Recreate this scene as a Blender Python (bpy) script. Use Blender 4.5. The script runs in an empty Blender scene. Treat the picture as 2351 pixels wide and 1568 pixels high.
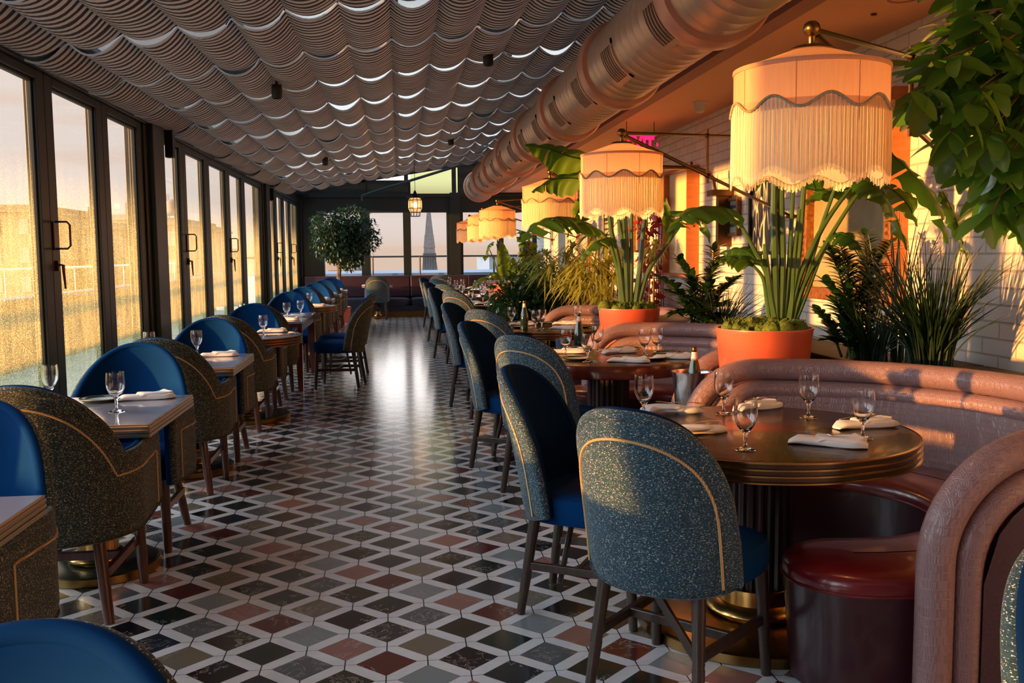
import bpy, bmesh, math, random
from mathutils import Vector, Matrix
PI = math.pi
SC = bpy.context.scene
COL = SC.collection
# ---------------------------------------------------------------- camera
FPX, PITCH, YAW, ROLL, CAMZ = 2200.0, .0915, .1161, -.0091, 1.45
cy_, sy_, cp_, sp_ = math.cos(YAW), math.sin(YAW), math.cos(PITCH), math.sin(PITCH)
FW = Vector((sy_*cp_, cy_*cp_, -sp_)); R0 = Vector((cy_, -sy_, 0)); U0 = R0.cross(FW)
RT = math.cos(ROLL)*R0 + math.sin(ROLL)*U0
UP = -math.sin(ROLL)*R0 + math.cos(ROLL)*U0
cd = bpy.data.cameras.new('camera'); cam = bpy.data.objects.new('camera', cd); COL.objects.link(cam)
cd.lens = 36*FPX/2351; cd.sensor_width = 36; cd.clip_end = 3000; cd.clip_start = .05
cam.matrix_world = Matrix(((RT.x, UP.x, -FW.x, 0), (RT.y, UP.y, -FW.y, 0), (RT.z, UP.z, -FW.z, CAMZ), (0, 0, 0, 1)))
SC.camera = cam
def at(px, py, Y):
    d = FW + RT*((px-1175.5)/FPX) - UP*((py-784)/FPX)
    return Vector((0, 0, CAMZ)) + d*(Y/d.y)
# ---------------------------------------------------------------- world, sun, exposure
W = bpy.data.worlds.new('sky'); SC.world = W; W.use_nodes = True
wn = W.node_tree.nodes; wl = W.node_tree.links
bg = wn['Background']
tcw = wn.new('ShaderNodeTexCoord'); sep = wn.new('ShaderNodeSeparateXYZ'); wl.new(tcw.outputs['Generated'], sep.inputs[0])
cr = wn.new('ShaderNodeValToRGB'); wl.new(sep.outputs['Z'], cr.inputs[0])
els = cr.color_ramp.elements
els[0].position = 0; els[0].color = (.80, .60, .47, 1)
els[1].position = 1; els[1].color = (.13, .26, .52, 1)
for p, c in ((.02, (.85, .71, .64)), (.06, (.87, .78, .75)), (.28, (.86, .77, .75)), (.50, (.42, .52, .70))):
    e = els.new(p); e.color = (*c, 1)
nzw = wn.new('ShaderNodeTexNoise'); nzw.inputs['Scale'].default_value = 3.0
mpw = wn.new('ShaderNodeMapping'); mpw.inputs['Scale'].default_value = (1, 1, 9)
wl.new(tcw.outputs['Generated'], mpw.inputs[0]); wl.new(mpw.outputs[0], nzw.inputs['Vector'])
crn = wn.new('ShaderNodeValToRGB'); wl.new(nzw.outputs[0], crn.inputs[0])
crn.color_ramp.elements[0].position = .5; crn.color_ramp.elements[0].color = (1, 1, 1, 1)
crn.color_ramp.elements[1].position = .72; crn.color_ramp.elements[1].color = (1.0, .80, .70, 1)
mxw = wn.new('ShaderNodeMix'); mxw.data_type = 'RGBA'; mxw.blend_type = 'MULTIPLY'; mxw.inputs[0].default_value = 1
wl.new(cr.outputs[0], mxw.inputs[6]); wl.new(crn.outputs[0], mxw.inputs[7]); wl.new(mxw.outputs[2], bg.inputs[0])
bg.inputs[1].default_value = .95
# extra sky brightness added west and overhead, outside the frame, to light the room
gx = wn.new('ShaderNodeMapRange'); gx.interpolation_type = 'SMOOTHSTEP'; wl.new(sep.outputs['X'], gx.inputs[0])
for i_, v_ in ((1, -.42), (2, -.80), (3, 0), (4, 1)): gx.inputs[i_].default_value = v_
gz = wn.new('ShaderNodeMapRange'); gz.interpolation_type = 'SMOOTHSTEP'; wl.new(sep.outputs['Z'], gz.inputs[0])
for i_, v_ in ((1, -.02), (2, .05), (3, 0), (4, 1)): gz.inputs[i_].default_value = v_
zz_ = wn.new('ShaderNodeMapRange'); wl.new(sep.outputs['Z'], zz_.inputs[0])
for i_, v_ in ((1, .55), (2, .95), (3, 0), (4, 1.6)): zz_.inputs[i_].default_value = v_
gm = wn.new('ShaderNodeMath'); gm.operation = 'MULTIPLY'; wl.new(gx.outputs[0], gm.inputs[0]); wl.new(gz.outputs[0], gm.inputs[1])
def vsc(col, fac, k):
    n = wn.new('ShaderNodeVectorMath'); n.operation = 'SCALE'; n.inputs[0].default_value = [c*k for c in col]; wl.new(fac, n.inputs['Scale']); return n.outputs[0]
def smooth(src, a, b_):
    n = wn.new('ShaderNodeMapRange'); n.interpolation_type = 'SMOOTHSTEP'; wl.new(src, n.inputs[0])
    for i_, v_ in ((1, a), (2, b_), (3, 0), (4, 1)): n.inputs[i_].default_value = v_
    return n.outputs[0]
def mul(a, b_):
    n = wn.new('ShaderNodeMath'); n.operation = 'MULTIPLY'; wl.new(a, n.inputs[0]); wl.new(b_, n.inputs[1]); return n.outputs[0]
north_boost = mul(mul(smooth(sep.outputs['Y'], .90, .99), smooth(sep.outputs['X'], -.14, -.06)), mul(smooth(sep.outputs['Z'], .045, .08), smooth(sep.outputs['Z'], .30, .20)))  # added bright patch low in the sky ahead, lighting the floor and its reflections
ad3 = wn.new('ShaderNodeVectorMath'); ad3.operation = 'ADD'; wl.new(vsc((1, .97, .95), north_boost, 2.2), ad3.inputs[0])
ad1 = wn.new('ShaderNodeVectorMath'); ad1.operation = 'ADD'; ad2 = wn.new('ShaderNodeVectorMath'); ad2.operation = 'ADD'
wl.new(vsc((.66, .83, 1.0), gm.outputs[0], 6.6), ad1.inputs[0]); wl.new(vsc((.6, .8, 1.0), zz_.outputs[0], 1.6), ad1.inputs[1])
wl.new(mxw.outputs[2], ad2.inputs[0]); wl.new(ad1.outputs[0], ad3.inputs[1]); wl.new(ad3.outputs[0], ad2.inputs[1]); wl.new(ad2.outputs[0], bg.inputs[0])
sd = bpy.data.lights.new('sun', 'SUN'); sun = bpy.data.objects.new('sun', sd); COL.objects.link(sun)
SUN_AZ, SUN_EL = math.radians(200), math.radians(2.8)
tos = Vector((math.cos(SUN_AZ)*math.cos(SUN_EL), math.sin(SUN_AZ)*math.cos(SUN_EL), math.sin(SUN_EL)))
sun.rotation_euler = tos.to_track_quat('Z', 'Y').to_euler()
sd.energy = 12.5; sd.color = (1, .44, .10); sd.angle = math.radians(1.3)
vs = SC.view_settings; vs.view_transform = 'Standard'; vs.look = 'None'; vs.gamma = 1; vs.exposure = 0; vs.use_curve_mapping = False
try:
    SC.cycles.use_denoising = True; SC.cycles.max_bounces = 8; SC.cycles.transparent_max_bounces = 24
    SC.cycles.caustics_reflective = False; SC.cycles.caustics_refractive = False
    SC.cycles.sample_clamp_indirect = 6
except Exception: pass
# ---------------------------------------------------------------- helpers
class MB:
    def __init__(s): s.v = []; s.f = []; s.m = []
    def grid(s, rows, closed_u=False, closed_v=False, mat=0, flip=False):
        b = len(s.v); nr = len(rows); nc = len(rows[0])
        for r in rows: s.v += [tuple(p) for p in r]
        for i in range(nr if closed_v else nr-1):
            for j in range(nc if closed_u else nc-1):
                a = b+i*nc+j; c = b+i*nc+(j+1) % nc; d = b+((i+1) % nr)*nc+(j+1) % nc; e = b+((i+1) % nr)*nc+j
                s.f.append((a, e, d, c) if flip else (a, c, d, e)); s.m.append(mat)
        return s
    def fan(s, ring, mat=0, flip=False):
        b = len(s.v); s.v += [tuple(p) for p in ring]; f = tuple(range(b, b+len(ring)))
        s.f.append(f[::-1] if flip else f); s.m.append(mat); return s
    def box(s, x0, x1, y0, y1, z0, z1, mat=0, M=None):
        P = [Vector((x, y, z)) for x in (x0, x1) for y in (y0, y1) for z in (z0, z1)]
        if M is not None: P = [M @ p for p in P]
        b = len(s.v); s.v += [tuple(p) for p in P]
        for f in ((0, 1, 3, 2), (4, 6, 7, 5), (0, 4, 5, 1), (2, 3, 7, 6), (0, 2, 6, 4), (1, 5, 7, 3)):
            s.f.append(tuple(b+i for i in f)); s.m.append(mat)
        return s
    def tube(s, pts, r, n=8, mat=0, closed=False, cap=True, flat=1.0):
        pts = [Vector(p) for p in pts]; N = len(pts)
        rr = r if isinstance(r, (list, tuple)) else [r]*N
        rows = []; up = None
        for i, p in enumerate(pts):
            a = pts[(i-1) % N] if (closed or i) else p; c = pts[(i+1) % N] if (closed or i < N-1) else p
            t = (c-a)
            if t.length < 1e-9: t = Vector((0, 0, 1))
            t.normalize()
            if up is None:
                up = Vector((0, 0, 1)) if abs(t.z) < .9 else Vector((1, 0, 0))
            x = t.cross(up)
            if x.length < 1e-6: x = t.cross(Vector((0, 1, 0)))
            x.normalize(); y = x.cross(t); y.normalize(); up = y
            rows.append([p+(x*math.cos(2*PI*k/n)+y*math.sin(2*PI*k/n)*flat)*rr[i] for k in range(n)])
        s.grid(rows, closed_u=True, closed_v=closed, mat=mat)
        if cap and not closed:
            s.fan(rows[0], mat, True); s.fan(rows[-1], mat)
        return s
    def lathe(s, prof, n=32, c=(0, 0, 0), mat=0, cap=False):
        rows = [[(c[0]+r*math.cos(2*PI*k/n), c[1]+r*math.sin(2*PI*k/n), c[2]+z) for k in range(n)] for r, z in prof]
        s.grid(rows, closed_u=True, mat=mat)
        if cap: s.fan(rows[0], mat, True); s.fan(rows[-1], mat)
        return s
    def build(s, name, mats, parent=None, smooth=True, bevel=0):
        me = bpy.data.meshes.new(name); me.from_pydata(s.v, [], s.f); me.update()
        if not isinstance(mats, (list, tuple)): mats = [mats]
        for m in mats: me.materials.append(m)
        me.polygons.foreach_set('material_index', s.m)
        if smooth:
            me.polygons.foreach_set('use_smooth', [True]*len(s.f))
            try: me.set_sharp_from_angle(angle=math.radians(42))
            except Exception: pass
        o = bpy.data.objects.new(name, me); COL.objects.link(o)
        if parent is not None: o.parent = parent
        if bevel:
            md = o.modifiers.new('bevel', 'BEVEL'); md.width = bevel; md.segments = 2; md.limit_method = 'ANGLE'
        return o
def tag(o, label=None, cat=None, group=None, kind=None):
    if label: o['label'] = label
    if cat: o['category'] = cat
    if group: o['group'] = group
    if kind: o['kind'] = kind
    return o
def empty(name, loc, rz=0, label=None, cat=None, group=None):
    o = bpy.data.objects.new(name, None); COL.objects.link(o); o.location = loc; o.rotation_euler = (0, 0, rz)
    o.empty_display_size = .05
    return tag(o, label, cat, group)
def dup(o, loc=None, rz=None, label=None, group=None, parent=None, sc=None):
    c = o.copy(); COL.objects.link(c)
    if parent is not None: c.parent = parent
    if loc is not None: c.location = loc
    if rz is not None: c.rotation_euler = (0, 0, rz)
    if sc is not None: c.scale = sc
    if label: c['label'] = label
    if group: c['group'] = group
    elif label and 'group' in c and group is None: pass
    for ch in list(o.children): dup(ch, parent=c)
    return c
def struct(o): return tag(o, kind='structure')
# ---------------------------------------------------------------- materials
def mat(name, col=(.5, .5, .5), rough=.5, metal=0, **k):
    m = bpy.data.materials.new(name); m.use_nodes = True; b = m.node_tree.nodes['Principled BSDF']
    b.inputs['Base Color'].default_value = (*col, 1); b.inputs['Roughness'].default_value = rough; b.inputs['Metallic'].default_value = metal
    for kk, v in k.items():
        nm = {'sheen': 'Sheen Weight', 'trans': 'Transmission Weight', 'coat': 'Coat Weight', 'spec': 'Specular IOR Level', 'ior': 'IOR', 'aniso': 'Anisotropic', 'cr': 'Coat Roughness', 'sr': 'Sheen Roughness'}[kk]
        b.inputs[nm].default_value = v
    return m
class NT:
    def __init__(s, m): s.m = m; s.t = m.node_tree; s.n = s.t.nodes; s.b = s.n['Principled BSDF'] if 'Principled BSDF' in s.n else None
    def add(s, t, **k):
        n = s.n.new(t)
        for a, v in k.items(): setattr(n, a, v)
        return n
    def link(s, a, b): s.t.links.new(a, b)
    def co(s, scale=(1, 1, 1), kind='Object', rot=(0, 0, 0)):
        tc = s.add('ShaderNodeTexCoord'); mp = s.add('ShaderNodeMapping'); mp.inputs['Scale'].default_value = scale; mp.inputs['Rotation'].default_value = rot
        s.link(tc.outputs[kind], mp.inputs[0]); return mp.outputs[0]
    def noise(s, vec, scale, detail=2, rough=.5, dist=0):
        n = s.add('ShaderNodeTexNoise'); n.inputs['Scale'].default_value = scale; n.inputs['Detail'].default_value = detail
        n.inputs['Roughness'].default_value = rough; n.inputs['Distortion'].default_value = dist
        if vec is not None: s.link(vec, n.inputs['Vector'])
        return n.outputs[0]
    def ramp(s, fac, stops, interp='LINEAR'):
        r = s.add('ShaderNodeValToRGB'); r.color_ramp.interpolation = interp; e = r.color_ramp.elements
        while len(e) < len(stops): e.new(.5)
        for i, (p, c) in enumerate(stops): e[i].position = p
        for i, (p, c) in enumerate(stops): e[i].color = (*c, 1) if len(c) == 3 else c
        s.link(fac, r.inputs[0]); return r.outputs[0]
    def math(s, op, a, b=None, c=None):
        n = s.add('ShaderNodeMath', operation=op)
        for i, x in enumerate((a, b, c)):
            if x is None: continue
            if isinstance(x, (int, float)): n.inputs[i].default_value = x
            else: s.link(x, n.inputs[i])
        return n.outputs[0]
    def mix(s, f, a, b, bt='MIX'):
        n = s.add('ShaderNodeMix', data_type='RGBA', blend_type=bt)
        for i, x in ((0, f), (6, a), (7, b)):
            if isinstance(x, (int, float)): n.inputs[i].default_value = x
            elif isinstance(x, tuple): n.inputs[i].default_value = (*x, 1)
            else: s.link(x, n.inputs[i])
        return n.outputs[2]
    def bump(s, h, strength=.3, dist=.01):
        n = s.add('ShaderNodeBump'); n.inputs['Strength'].default_value = strength; n.inputs['Distance'].default_value = dist
        s.link(h, n.inputs['Height']); s.link(n.outputs[0], s.b.inputs['Normal']); return n
    def col(s, c): s.link(c, s.b.inputs['Base Color'])
def noisy(name, c1, c2, rough=.5, scale=8, metal=0, sc=(1, 1, 1), bump=0, bs=60, **k):
    m = mat(name, c1, rough, metal, **k); t = NT(m)
    t.col(t.ramp(t.noise(t.co(sc), scale, 4), [(.3, c1), (.7, c2)]))
    if bump: t.bump(t.noise(t.co((1, 1, 1)), bs, 3), bump, .004)
    return m
M = {}
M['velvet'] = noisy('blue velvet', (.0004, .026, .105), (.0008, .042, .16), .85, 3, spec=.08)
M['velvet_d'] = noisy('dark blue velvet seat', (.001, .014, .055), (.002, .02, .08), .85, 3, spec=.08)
m = M['tweed'] = mat('speckled tweed', (.01, .02, .03), .85, 0, sheen=.1); t = NT(m)
c1 = t.co((1, 1, 2.2)); n1 = t.noise(c1, 165, 2, .6); n2 = t.noise(t.co((1, 1, 3.2)), 90, 2)
fl = t.math('MULTIPLY', t.math('GREATER_THAN', n1, .605), t.math('GREATER_THAN', n2, .42))
base = t.ramp(t.noise(c1, 60, 2), [(.3, (.004, .026, .042)), (.7, (.010, .055, .085))])
t.col(t.mix(fl, base, (.44, .47, .46))); t.bump(n1, .5, .004)
m = M['tweed_olive'] = mat('olive speckled tweed', (.01, .02, .03), .85, 0, sheen=.1); t = NT(m)
c1 = t.co((1, 1, 2.2)); n1 = t.noise(c1, 165, 2, .6); n2 = t.noise(t.co((1, 1, 3.2)), 90, 2)
fl = t.math('MULTIPLY', t.math('GREATER_THAN', n1, .59), t.math('GREATER_THAN', n2, .45))
base = t.ramp(t.noise(c1, 60, 2), [(.3, (.006, .013, .012)), (.7, (.022, .032, .028))])
t.col(t.mix(fl, base, (.46, .45, .28))); t.bump(n1, .5, .004)
m = M['rope'] = mat('gold rope piping', (.55, .33, .12), .6); t = NT(m); wv = t.add('ShaderNodeTexWave'); wv.inputs['Scale'].default_value = 60
t.link(t.co((1, 1, 1)), wv.inputs['Vector']); t.col(t.ramp(wv.outputs[0], [(0, (.34, .18, .06)), (1, (.70, .46, .20))]))
M['wood_r'] = noisy('reddish dark wood', (.045, .012, .006), (.11, .03, .014), .35, 6, sc=(8, 8, 1), coat=.3)
M['wood_d'] = noisy('dark espresso wood', (.022, .013, .009), (.055, .032, .02), .4, 6, sc=(8, 8, 1), coat=.2)
M['mahog'] = noisy('mahogany edge', (.09, .012, .006), (.17, .028, .012), .22, 4, sc=(1, 8, 1), coat=.5)
m = M['tabletop'] = mat('lacquered grained tabletop', (.03, .008, .005), .16, 0, coat=.35, cr=.08, spec=.4); t = NT(m)
g = t.noise(t.co((2.2, 26, 1)), 6, 4, .6); t.col(t.ramp(g, [(.35, (.008, .003, .002)), (.62, (.045, .009, .005)), (.75, (.09, .02, .008))])); t.bump(g, .35, .004)
M['palebrass'] = mat('pale brushed brass', (.62, .46, .25), .28, 1)
M['column'] = noisy('dark fluted wood', (.014, .007, .005), (.035, .012, .008), .45, 4, sc=(8, 8, 1))
M['edgewood'] = noisy('bronze tinted edge', (.09, .045, .018), (.14, .07, .028), .25, 3, .5, coat=.4)
M['brass'] = noisy('polished brass', (.66, .38, .12), (.70, .41, .14), .25, 2, 1)
M['brass_d'] = noisy('aged brass', (.20, .11, .035), (.26, .15, .05), .3, 2, 1)
M['bronze'] = noisy('dark bronze rod', (.10, .045, .02), (.16, .08, .035), .32, 5, .9)
M['greenbase'] = noisy('green bronze disc', (.03, .035, .022), (.06, .06, .035), .25, 3, .7)
M['laminate'] = noisy('pale lilac laminate', (.36, .33, .36), (.40, .36, .39), .12, 3, coat=.6)
M['blacksteel'] = noisy('dark green-black painted frame', (.006, .011, .012), (.010, .018, .018), .42, 3)
M['beamsteel'] = noisy('dark blue painted beam', (.008, .016, .02), (.014, .026, .032), .45, 3)
M['handle'] = noisy('bronze door handle', (.05, .03, .015), (.09, .055, .03), .35, 8, .8)
M['black'] = mat('matte black', (.008, .008, .009), .5)
M['darkgap'] = mat('dark plinth', (.012, .011, .013), .5)
# booth vinyl with embossed maze pattern
m = M['vinyl'] = mat('mauve embossed vinyl', (.36, .17, .15), .36, 0, coat=.15); t = NT(m)
vec = t.co((1, 1, 1)); n_ = t.add('ShaderNodeTexVoronoi'); n_.feature = 'F1'; n_.distance = 'CHEBYCHEV'; n_.inputs['Scale'].default_value = 36; n_.inputs['Randomness'].default_value = .35
t.link(vec, n_.inputs['Vector']); rings = t.math('SINE', t.math('MULTIPLY', n_.outputs[0], 34))
t.col(t.mix(t.math('MULTIPLY', t.math('GREATER_THAN', rings, .35), .55), (.30, .175, .17), (.17, .09, .09))); t.bump(rings, .35, .0025)
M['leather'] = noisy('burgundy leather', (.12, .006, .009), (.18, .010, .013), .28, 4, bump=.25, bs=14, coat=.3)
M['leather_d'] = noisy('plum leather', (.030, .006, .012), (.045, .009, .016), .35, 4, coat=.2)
M['plum'] = noisy('plum banquette leather', (.026, .011, .020), (.036, .016, .026), .4, 3)
M['navy'] = noisy('navy banquette leather', (.010, .012, .024), (.016, .018, .034), .4, 3)
M['velour'] = noisy('dark wine velour', (.022, .003, .010), (.05, .008, .02), .8, 90, sheen=.3)
# glass panes
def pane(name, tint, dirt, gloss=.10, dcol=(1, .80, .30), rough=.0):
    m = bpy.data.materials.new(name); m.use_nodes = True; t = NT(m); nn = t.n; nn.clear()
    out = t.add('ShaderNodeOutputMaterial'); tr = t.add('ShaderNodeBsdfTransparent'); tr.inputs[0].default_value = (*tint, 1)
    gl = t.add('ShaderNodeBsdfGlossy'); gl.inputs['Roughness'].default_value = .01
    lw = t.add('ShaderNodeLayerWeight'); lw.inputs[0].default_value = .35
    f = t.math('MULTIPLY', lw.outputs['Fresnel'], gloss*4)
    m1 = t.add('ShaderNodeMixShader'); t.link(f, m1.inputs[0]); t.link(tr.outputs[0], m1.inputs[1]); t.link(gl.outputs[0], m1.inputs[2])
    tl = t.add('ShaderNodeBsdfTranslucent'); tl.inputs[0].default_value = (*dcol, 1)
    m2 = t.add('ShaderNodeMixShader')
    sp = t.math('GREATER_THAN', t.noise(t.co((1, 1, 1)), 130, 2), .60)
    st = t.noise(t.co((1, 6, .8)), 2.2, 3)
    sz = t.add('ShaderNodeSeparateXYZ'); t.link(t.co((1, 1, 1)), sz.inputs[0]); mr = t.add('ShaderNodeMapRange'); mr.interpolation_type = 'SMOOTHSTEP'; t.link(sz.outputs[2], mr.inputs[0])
    for i_, v_ in ((1, 1.5), (2, 2.2), (3, 1.0), (4, .06)): mr.inputs[i_].default_value = v_  # dirt thinned upward and tinted gold, painting in a golden glow low down
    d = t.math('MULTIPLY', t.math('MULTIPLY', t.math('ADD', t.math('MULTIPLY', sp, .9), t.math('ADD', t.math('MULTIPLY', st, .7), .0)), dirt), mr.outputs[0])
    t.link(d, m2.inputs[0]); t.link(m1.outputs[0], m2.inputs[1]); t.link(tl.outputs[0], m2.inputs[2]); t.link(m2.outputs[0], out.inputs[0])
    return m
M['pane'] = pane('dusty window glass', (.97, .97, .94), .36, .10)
M['pane_end'] = pane('clear end window glass', (.97, .97, .97), .02, .05)
M['roofglass'] = pane('frosted roof glass', (.35, .40, .42), .65, .05, (.9, .95, 1))
m = M['goblet'] = mat('clear goblet glass', (1, 1, 1), .0, 0, trans=1, ior=1.45)
M['napkin'] = noisy('white napkin cloth', (.72, .68, .66), (.80, .76, .73), .8, 6, bump=.15, bs=120, sheen=.2)
M['steel'] = mat('polished cutlery steel', (.62, .60, .57), .2, 1)
M['plate_g'] = mat('green glazed plate rim', (.008, .06, .035), .15, 0, coat=.5)
M['plate_w'] = mat('white plate centre', (.70, .68, .64), .2, 0, coat=.3)
M['terra'] = noisy('glazed terracotta planter', (.60, .10, .045), (.68, .14, .07), .35, 3, coat=.25)
M['moss'] = noisy('green moss', (.05, .09, .008), (.16, .20, .02), .95, 60, bump=1, bs=90)
def leafmat(name, c1, c2, scale=3, rough=.35, tr=.3, tcol=None, stripe=None):
    m = mat(name, c1, rough, 0, coat=.15); t = NT(m); n = t.noise(t.co((1, 1, 1)), scale, 3)
    c = t.ramp(n, [(.3, c1), (.7, c2)])
    if stripe:
        uv = t.add('ShaderNodeUVMap'); sx = t.add('ShaderNodeSeparateXYZ'); t.link(uv.outputs[0], sx.inputs[0])
        c = t.mix(t.math('GREATER_THAN', t.math('ABSOLUTE', t.math('SUBTRACT', sx.outputs[0], .5)), .27), c, stripe)
    t.col(c)
    tl = t.add('ShaderNodeBsdfTranslucent'); tl.inputs[0].default_value = (*(tcol or tuple(min(1, x*2.2) for x in c2)), 1)
    ms = t.add('ShaderNodeMixShader'); ms.inputs[0].default_value = tr
    out = t.n['Material Output']; t.link(t.b.outputs[0], ms.inputs[1]); t.link(tl.outputs[0], ms.inputs[2]); t.link(ms.outputs[0], out.inputs[0])
    return m
M['banana'] = leafmat('banana leaf', (.016, .065, .010), (.045, .13, .016), 5, .3, .35, (.30, .48, .03))
M['stem'] = leafmat('banana stalk', (.035, .09, .02), (.08, .15, .035), 6, .35, .08, (.2, .3, .03))
M['ficus'] = leafmat('glossy rubber leaf', (.035, .13, .018), (.11, .26, .03), 4, .22, .3, (.34, .58, .05))
M['smallleaf'] = leafmat('small dark leaf', (.010, .04, .010), (.035, .09, .018), 9, .35, .2, (.12, .26, .03))
M['treeleaf'] = leafmat('deep green tree leaf', (.006, .028, .014), (.014, .05, .022), 9, .4, .08, (.08, .2, .05))
M['zz'] = leafmat('waxy leaflet', (.008, .04, .012), (.022, .075, .018), 6, .22, .15, (.12, .28, .03))
M['grass'] = leafmat('thin dark grass blade', (.006, .022, .008), (.015, .04, .010), 5, .4, .2, (.15, .25, .03))
M['dracaena'] = leafmat('striped dracaena leaf', (.08, .17, .03), (.14, .26, .04), 5, .4, .4, (.8, .75, .12), stripe=(.75, .68, .2))
M['redleaf'] = leafmat('red climbing leaf', (.22, .01, .008), (.42, .025, .015), 6, .4, .3, (.7, .06, .03))
M['bark'] = noisy('grey brown bark', (.09, .06, .04), (.20, .15, .11), .9, 14, bump=.4)
M['twig'] = noisy('brown twig', (.12, .055, .02), (.20, .10, .04), .8, 14)
m = M['silk'] = mat('cream slub silk', (.70, .46, .30), .8); t = NT(m)
g = t.noise(t.co((40, 40, 1.5)), 5, 3); t.col(t.ramp(g, [(.3, (.60, .34, .18)), (.7, (.72, .43, .24))]))
tl = t.add('ShaderNodeBsdfTranslucent'); tl.inputs[0].default_value = (.92, .52, .26, 1); ms = t.add('ShaderNodeMixShader'); ms.inputs[0].default_value = .32
t.link(t.b.outputs[0], ms.inputs[1]); t.link(tl.outputs[0], ms.inputs[2]); t.link(ms.outputs[0], t.n['Material Output'].inputs[0])
m = M['fringe'] = mat('ivory silk fringe', (.88, .78, .56), .55, 0, sheen=.3); t = NT(m)
tl = t.add('ShaderNodeBsdfTranslucent'); tl.inputs[0].default_value = (1, .82, .54, 1); ms = t.add('ShaderNodeMixShader'); ms.inputs[0].default_value = .4
t.link(t.b.outputs[0], ms.inputs[1]); t.link(tl.outputs[0], ms.inputs[2]); t.link(ms.outputs[0], t.n['Material Output'].inputs[0])
M['braid'] = noisy('olive braid trim', (.26, .20, .11), (.46, .38, .24), .7, 120)
# ---------------------------------------------------------------- floor
LX0, LY0, LW, LH = -.0725, 3.187, .2932, .2875
m = M['floor'] = mat('marble mosaic floor', (.5, .5, .5), .16, 0, coat=.55, cr=.14); t = NT(m)
tc = t.add('ShaderNodeTexCoord'); sx = t.add('ShaderNodeSeparateXYZ'); t.link(tc.outputs['Object'], sx.inputs[0])
a = t.math('DIVIDE', t.math('SUBTRACT', sx.outputs[0], LX0), LW); b_ = t.math('DIVIDE', t.math('SUBTRACT', sx.outputs[1], LY0), LH)
u = t.math('ADD', a, b_); v = t.math('SUBTRACT', a, b_)
fu = t.math('FRACT', u); fv = t.math('FRACT', v); iu = t.math('FLOOR', u); iv = t.math('FLOOR', v)
du = t.math('ABSOLUTE', t.math('SUBTRACT', fu, .5)); dv = t.math('ABSOLUTE', t.math('SUBTRACT', fv, .5))
mx = t.math('MAXIMUM', du, dv); tile = t.math('LESS_THAN', mx, .368)
edge = t.math('MULTIPLY', t.math('LESS_THAN', t.math('ABSOLUTE', t.math('SUBTRACT', mx, .368)), .005), t.math('LESS_THAN', t.math('MINIMUM', du, dv), .375))
pu0 = math.floor((-.22-LX0)/LW+(4.332-LY0)/LH); pv0 = math.floor((-.22-LX0)/LW-(4.332-LY0)/LH)
ru = t.math('FLOORED_MODULO', t.math('SUBTRACT', pu0, iu), 3.0)
adj = t.math('MINIMUM', ru, 1.0)
rv = t.math('FLOORED_MODULO', t.math('ADD', t.math('SUBTRACT', t.math('SUBTRACT', iv, pv0), adj), 1.0), 3.0)
idx = t.math('DIVIDE', t.math('ADD', t.math('ADD', t.math('MULTIPLY', ru, 3.0), rv), .5), 9.0)
cols = [(.27, .31, .32), (.36, .17, .14), (.12, .024, .018), (.12, .135, .145), (.032, .028, .018), (.010, .024, .019), (.022, .028, .034), (.21, .175, .125), (.005, .006, .008)]
tcol = t.ramp(idx, [(i/9, cols[i]) for i in range(9)], 'CONSTANT')
cmb = t.add('ShaderNodeCombineXYZ'); t.link(t.math('MULTIPLY', iu, 7.31), cmb.inputs[0]); t.link(t.math('MULTIPLY', iv, 3.17), cmb.inputs[1])
va = t.add('ShaderNodeVectorMath', operation='ADD'); t.link(tc.outputs['Object'], va.inputs[0]); t.link(cmb.outputs[0], va.inputs[1])
nz = t.noise(va.outputs[0], 9, 5, .65, 1.6)
veins = t.math('LESS_THAN', t.math('ABSOLUTE', t.math('SUBTRACT', nz, .5)), .012)
gate = t.math('GREATER_THAN', t.noise(va.outputs[0], 3.5, 1), .53)
tcol = t.mix(t.math('MULTIPLY', nz, .22), tcol, (0, 0, 0), 'MIX')
tcol = t.mix(t.math('MULTIPLY', t.math('MULTIPLY', veins, gate), .7), tcol, (.42, .36, .32))
white = t.ramp(t.noise(tc.outputs['Object'], 5, 5, .6, 1), [(.3, (.66, .67, .70)), (.6, (.80, .80, .82))])
c = t.mix(tile, white, tcol)
fa = t.math('ABSOLUTE', t.math('SUBTRACT', t.math('FRACT', t.math('ADD', t.math('MULTIPLY', a, 2.0), .5)), .5))
fb = t.math('ABSOLUTE', t.math('SUBTRACT', t.math('FRACT', t.math('ADD', t.math('MULTIPLY', b_, 2.0), .5)), .5))
cross = t.math('MULTIPLY', t.math('GREATER_THAN', du, .36), t.math('GREATER_THAN', dv, .36))
jl = t.math('MULTIPLY', cross, t.math('MAXIMUM', t.math('LESS_THAN', fa, .016), t.math('LESS_THAN', fb, .009)))
# joints also run along the strip ends only, thin dark lines at tile edges
c = t.mix(t.math('MAXIMUM', t.math('MULTIPLY', edge, .8), jl), c, (.008, .008, .01))
t.col(c)
t.b.inputs['Roughness'].default_value = .2
XL, XR, YE, YB = -2.3, 3.3, 23.0, -2.5
o = MB().grid([[(-2.6, YB, 0), (XR, YB, 0)], [(-2.6, YE+.2, 0), (XR, YE+.2, 0)]]).build('floor', M['floor'], smooth=False); struct(o)
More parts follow.
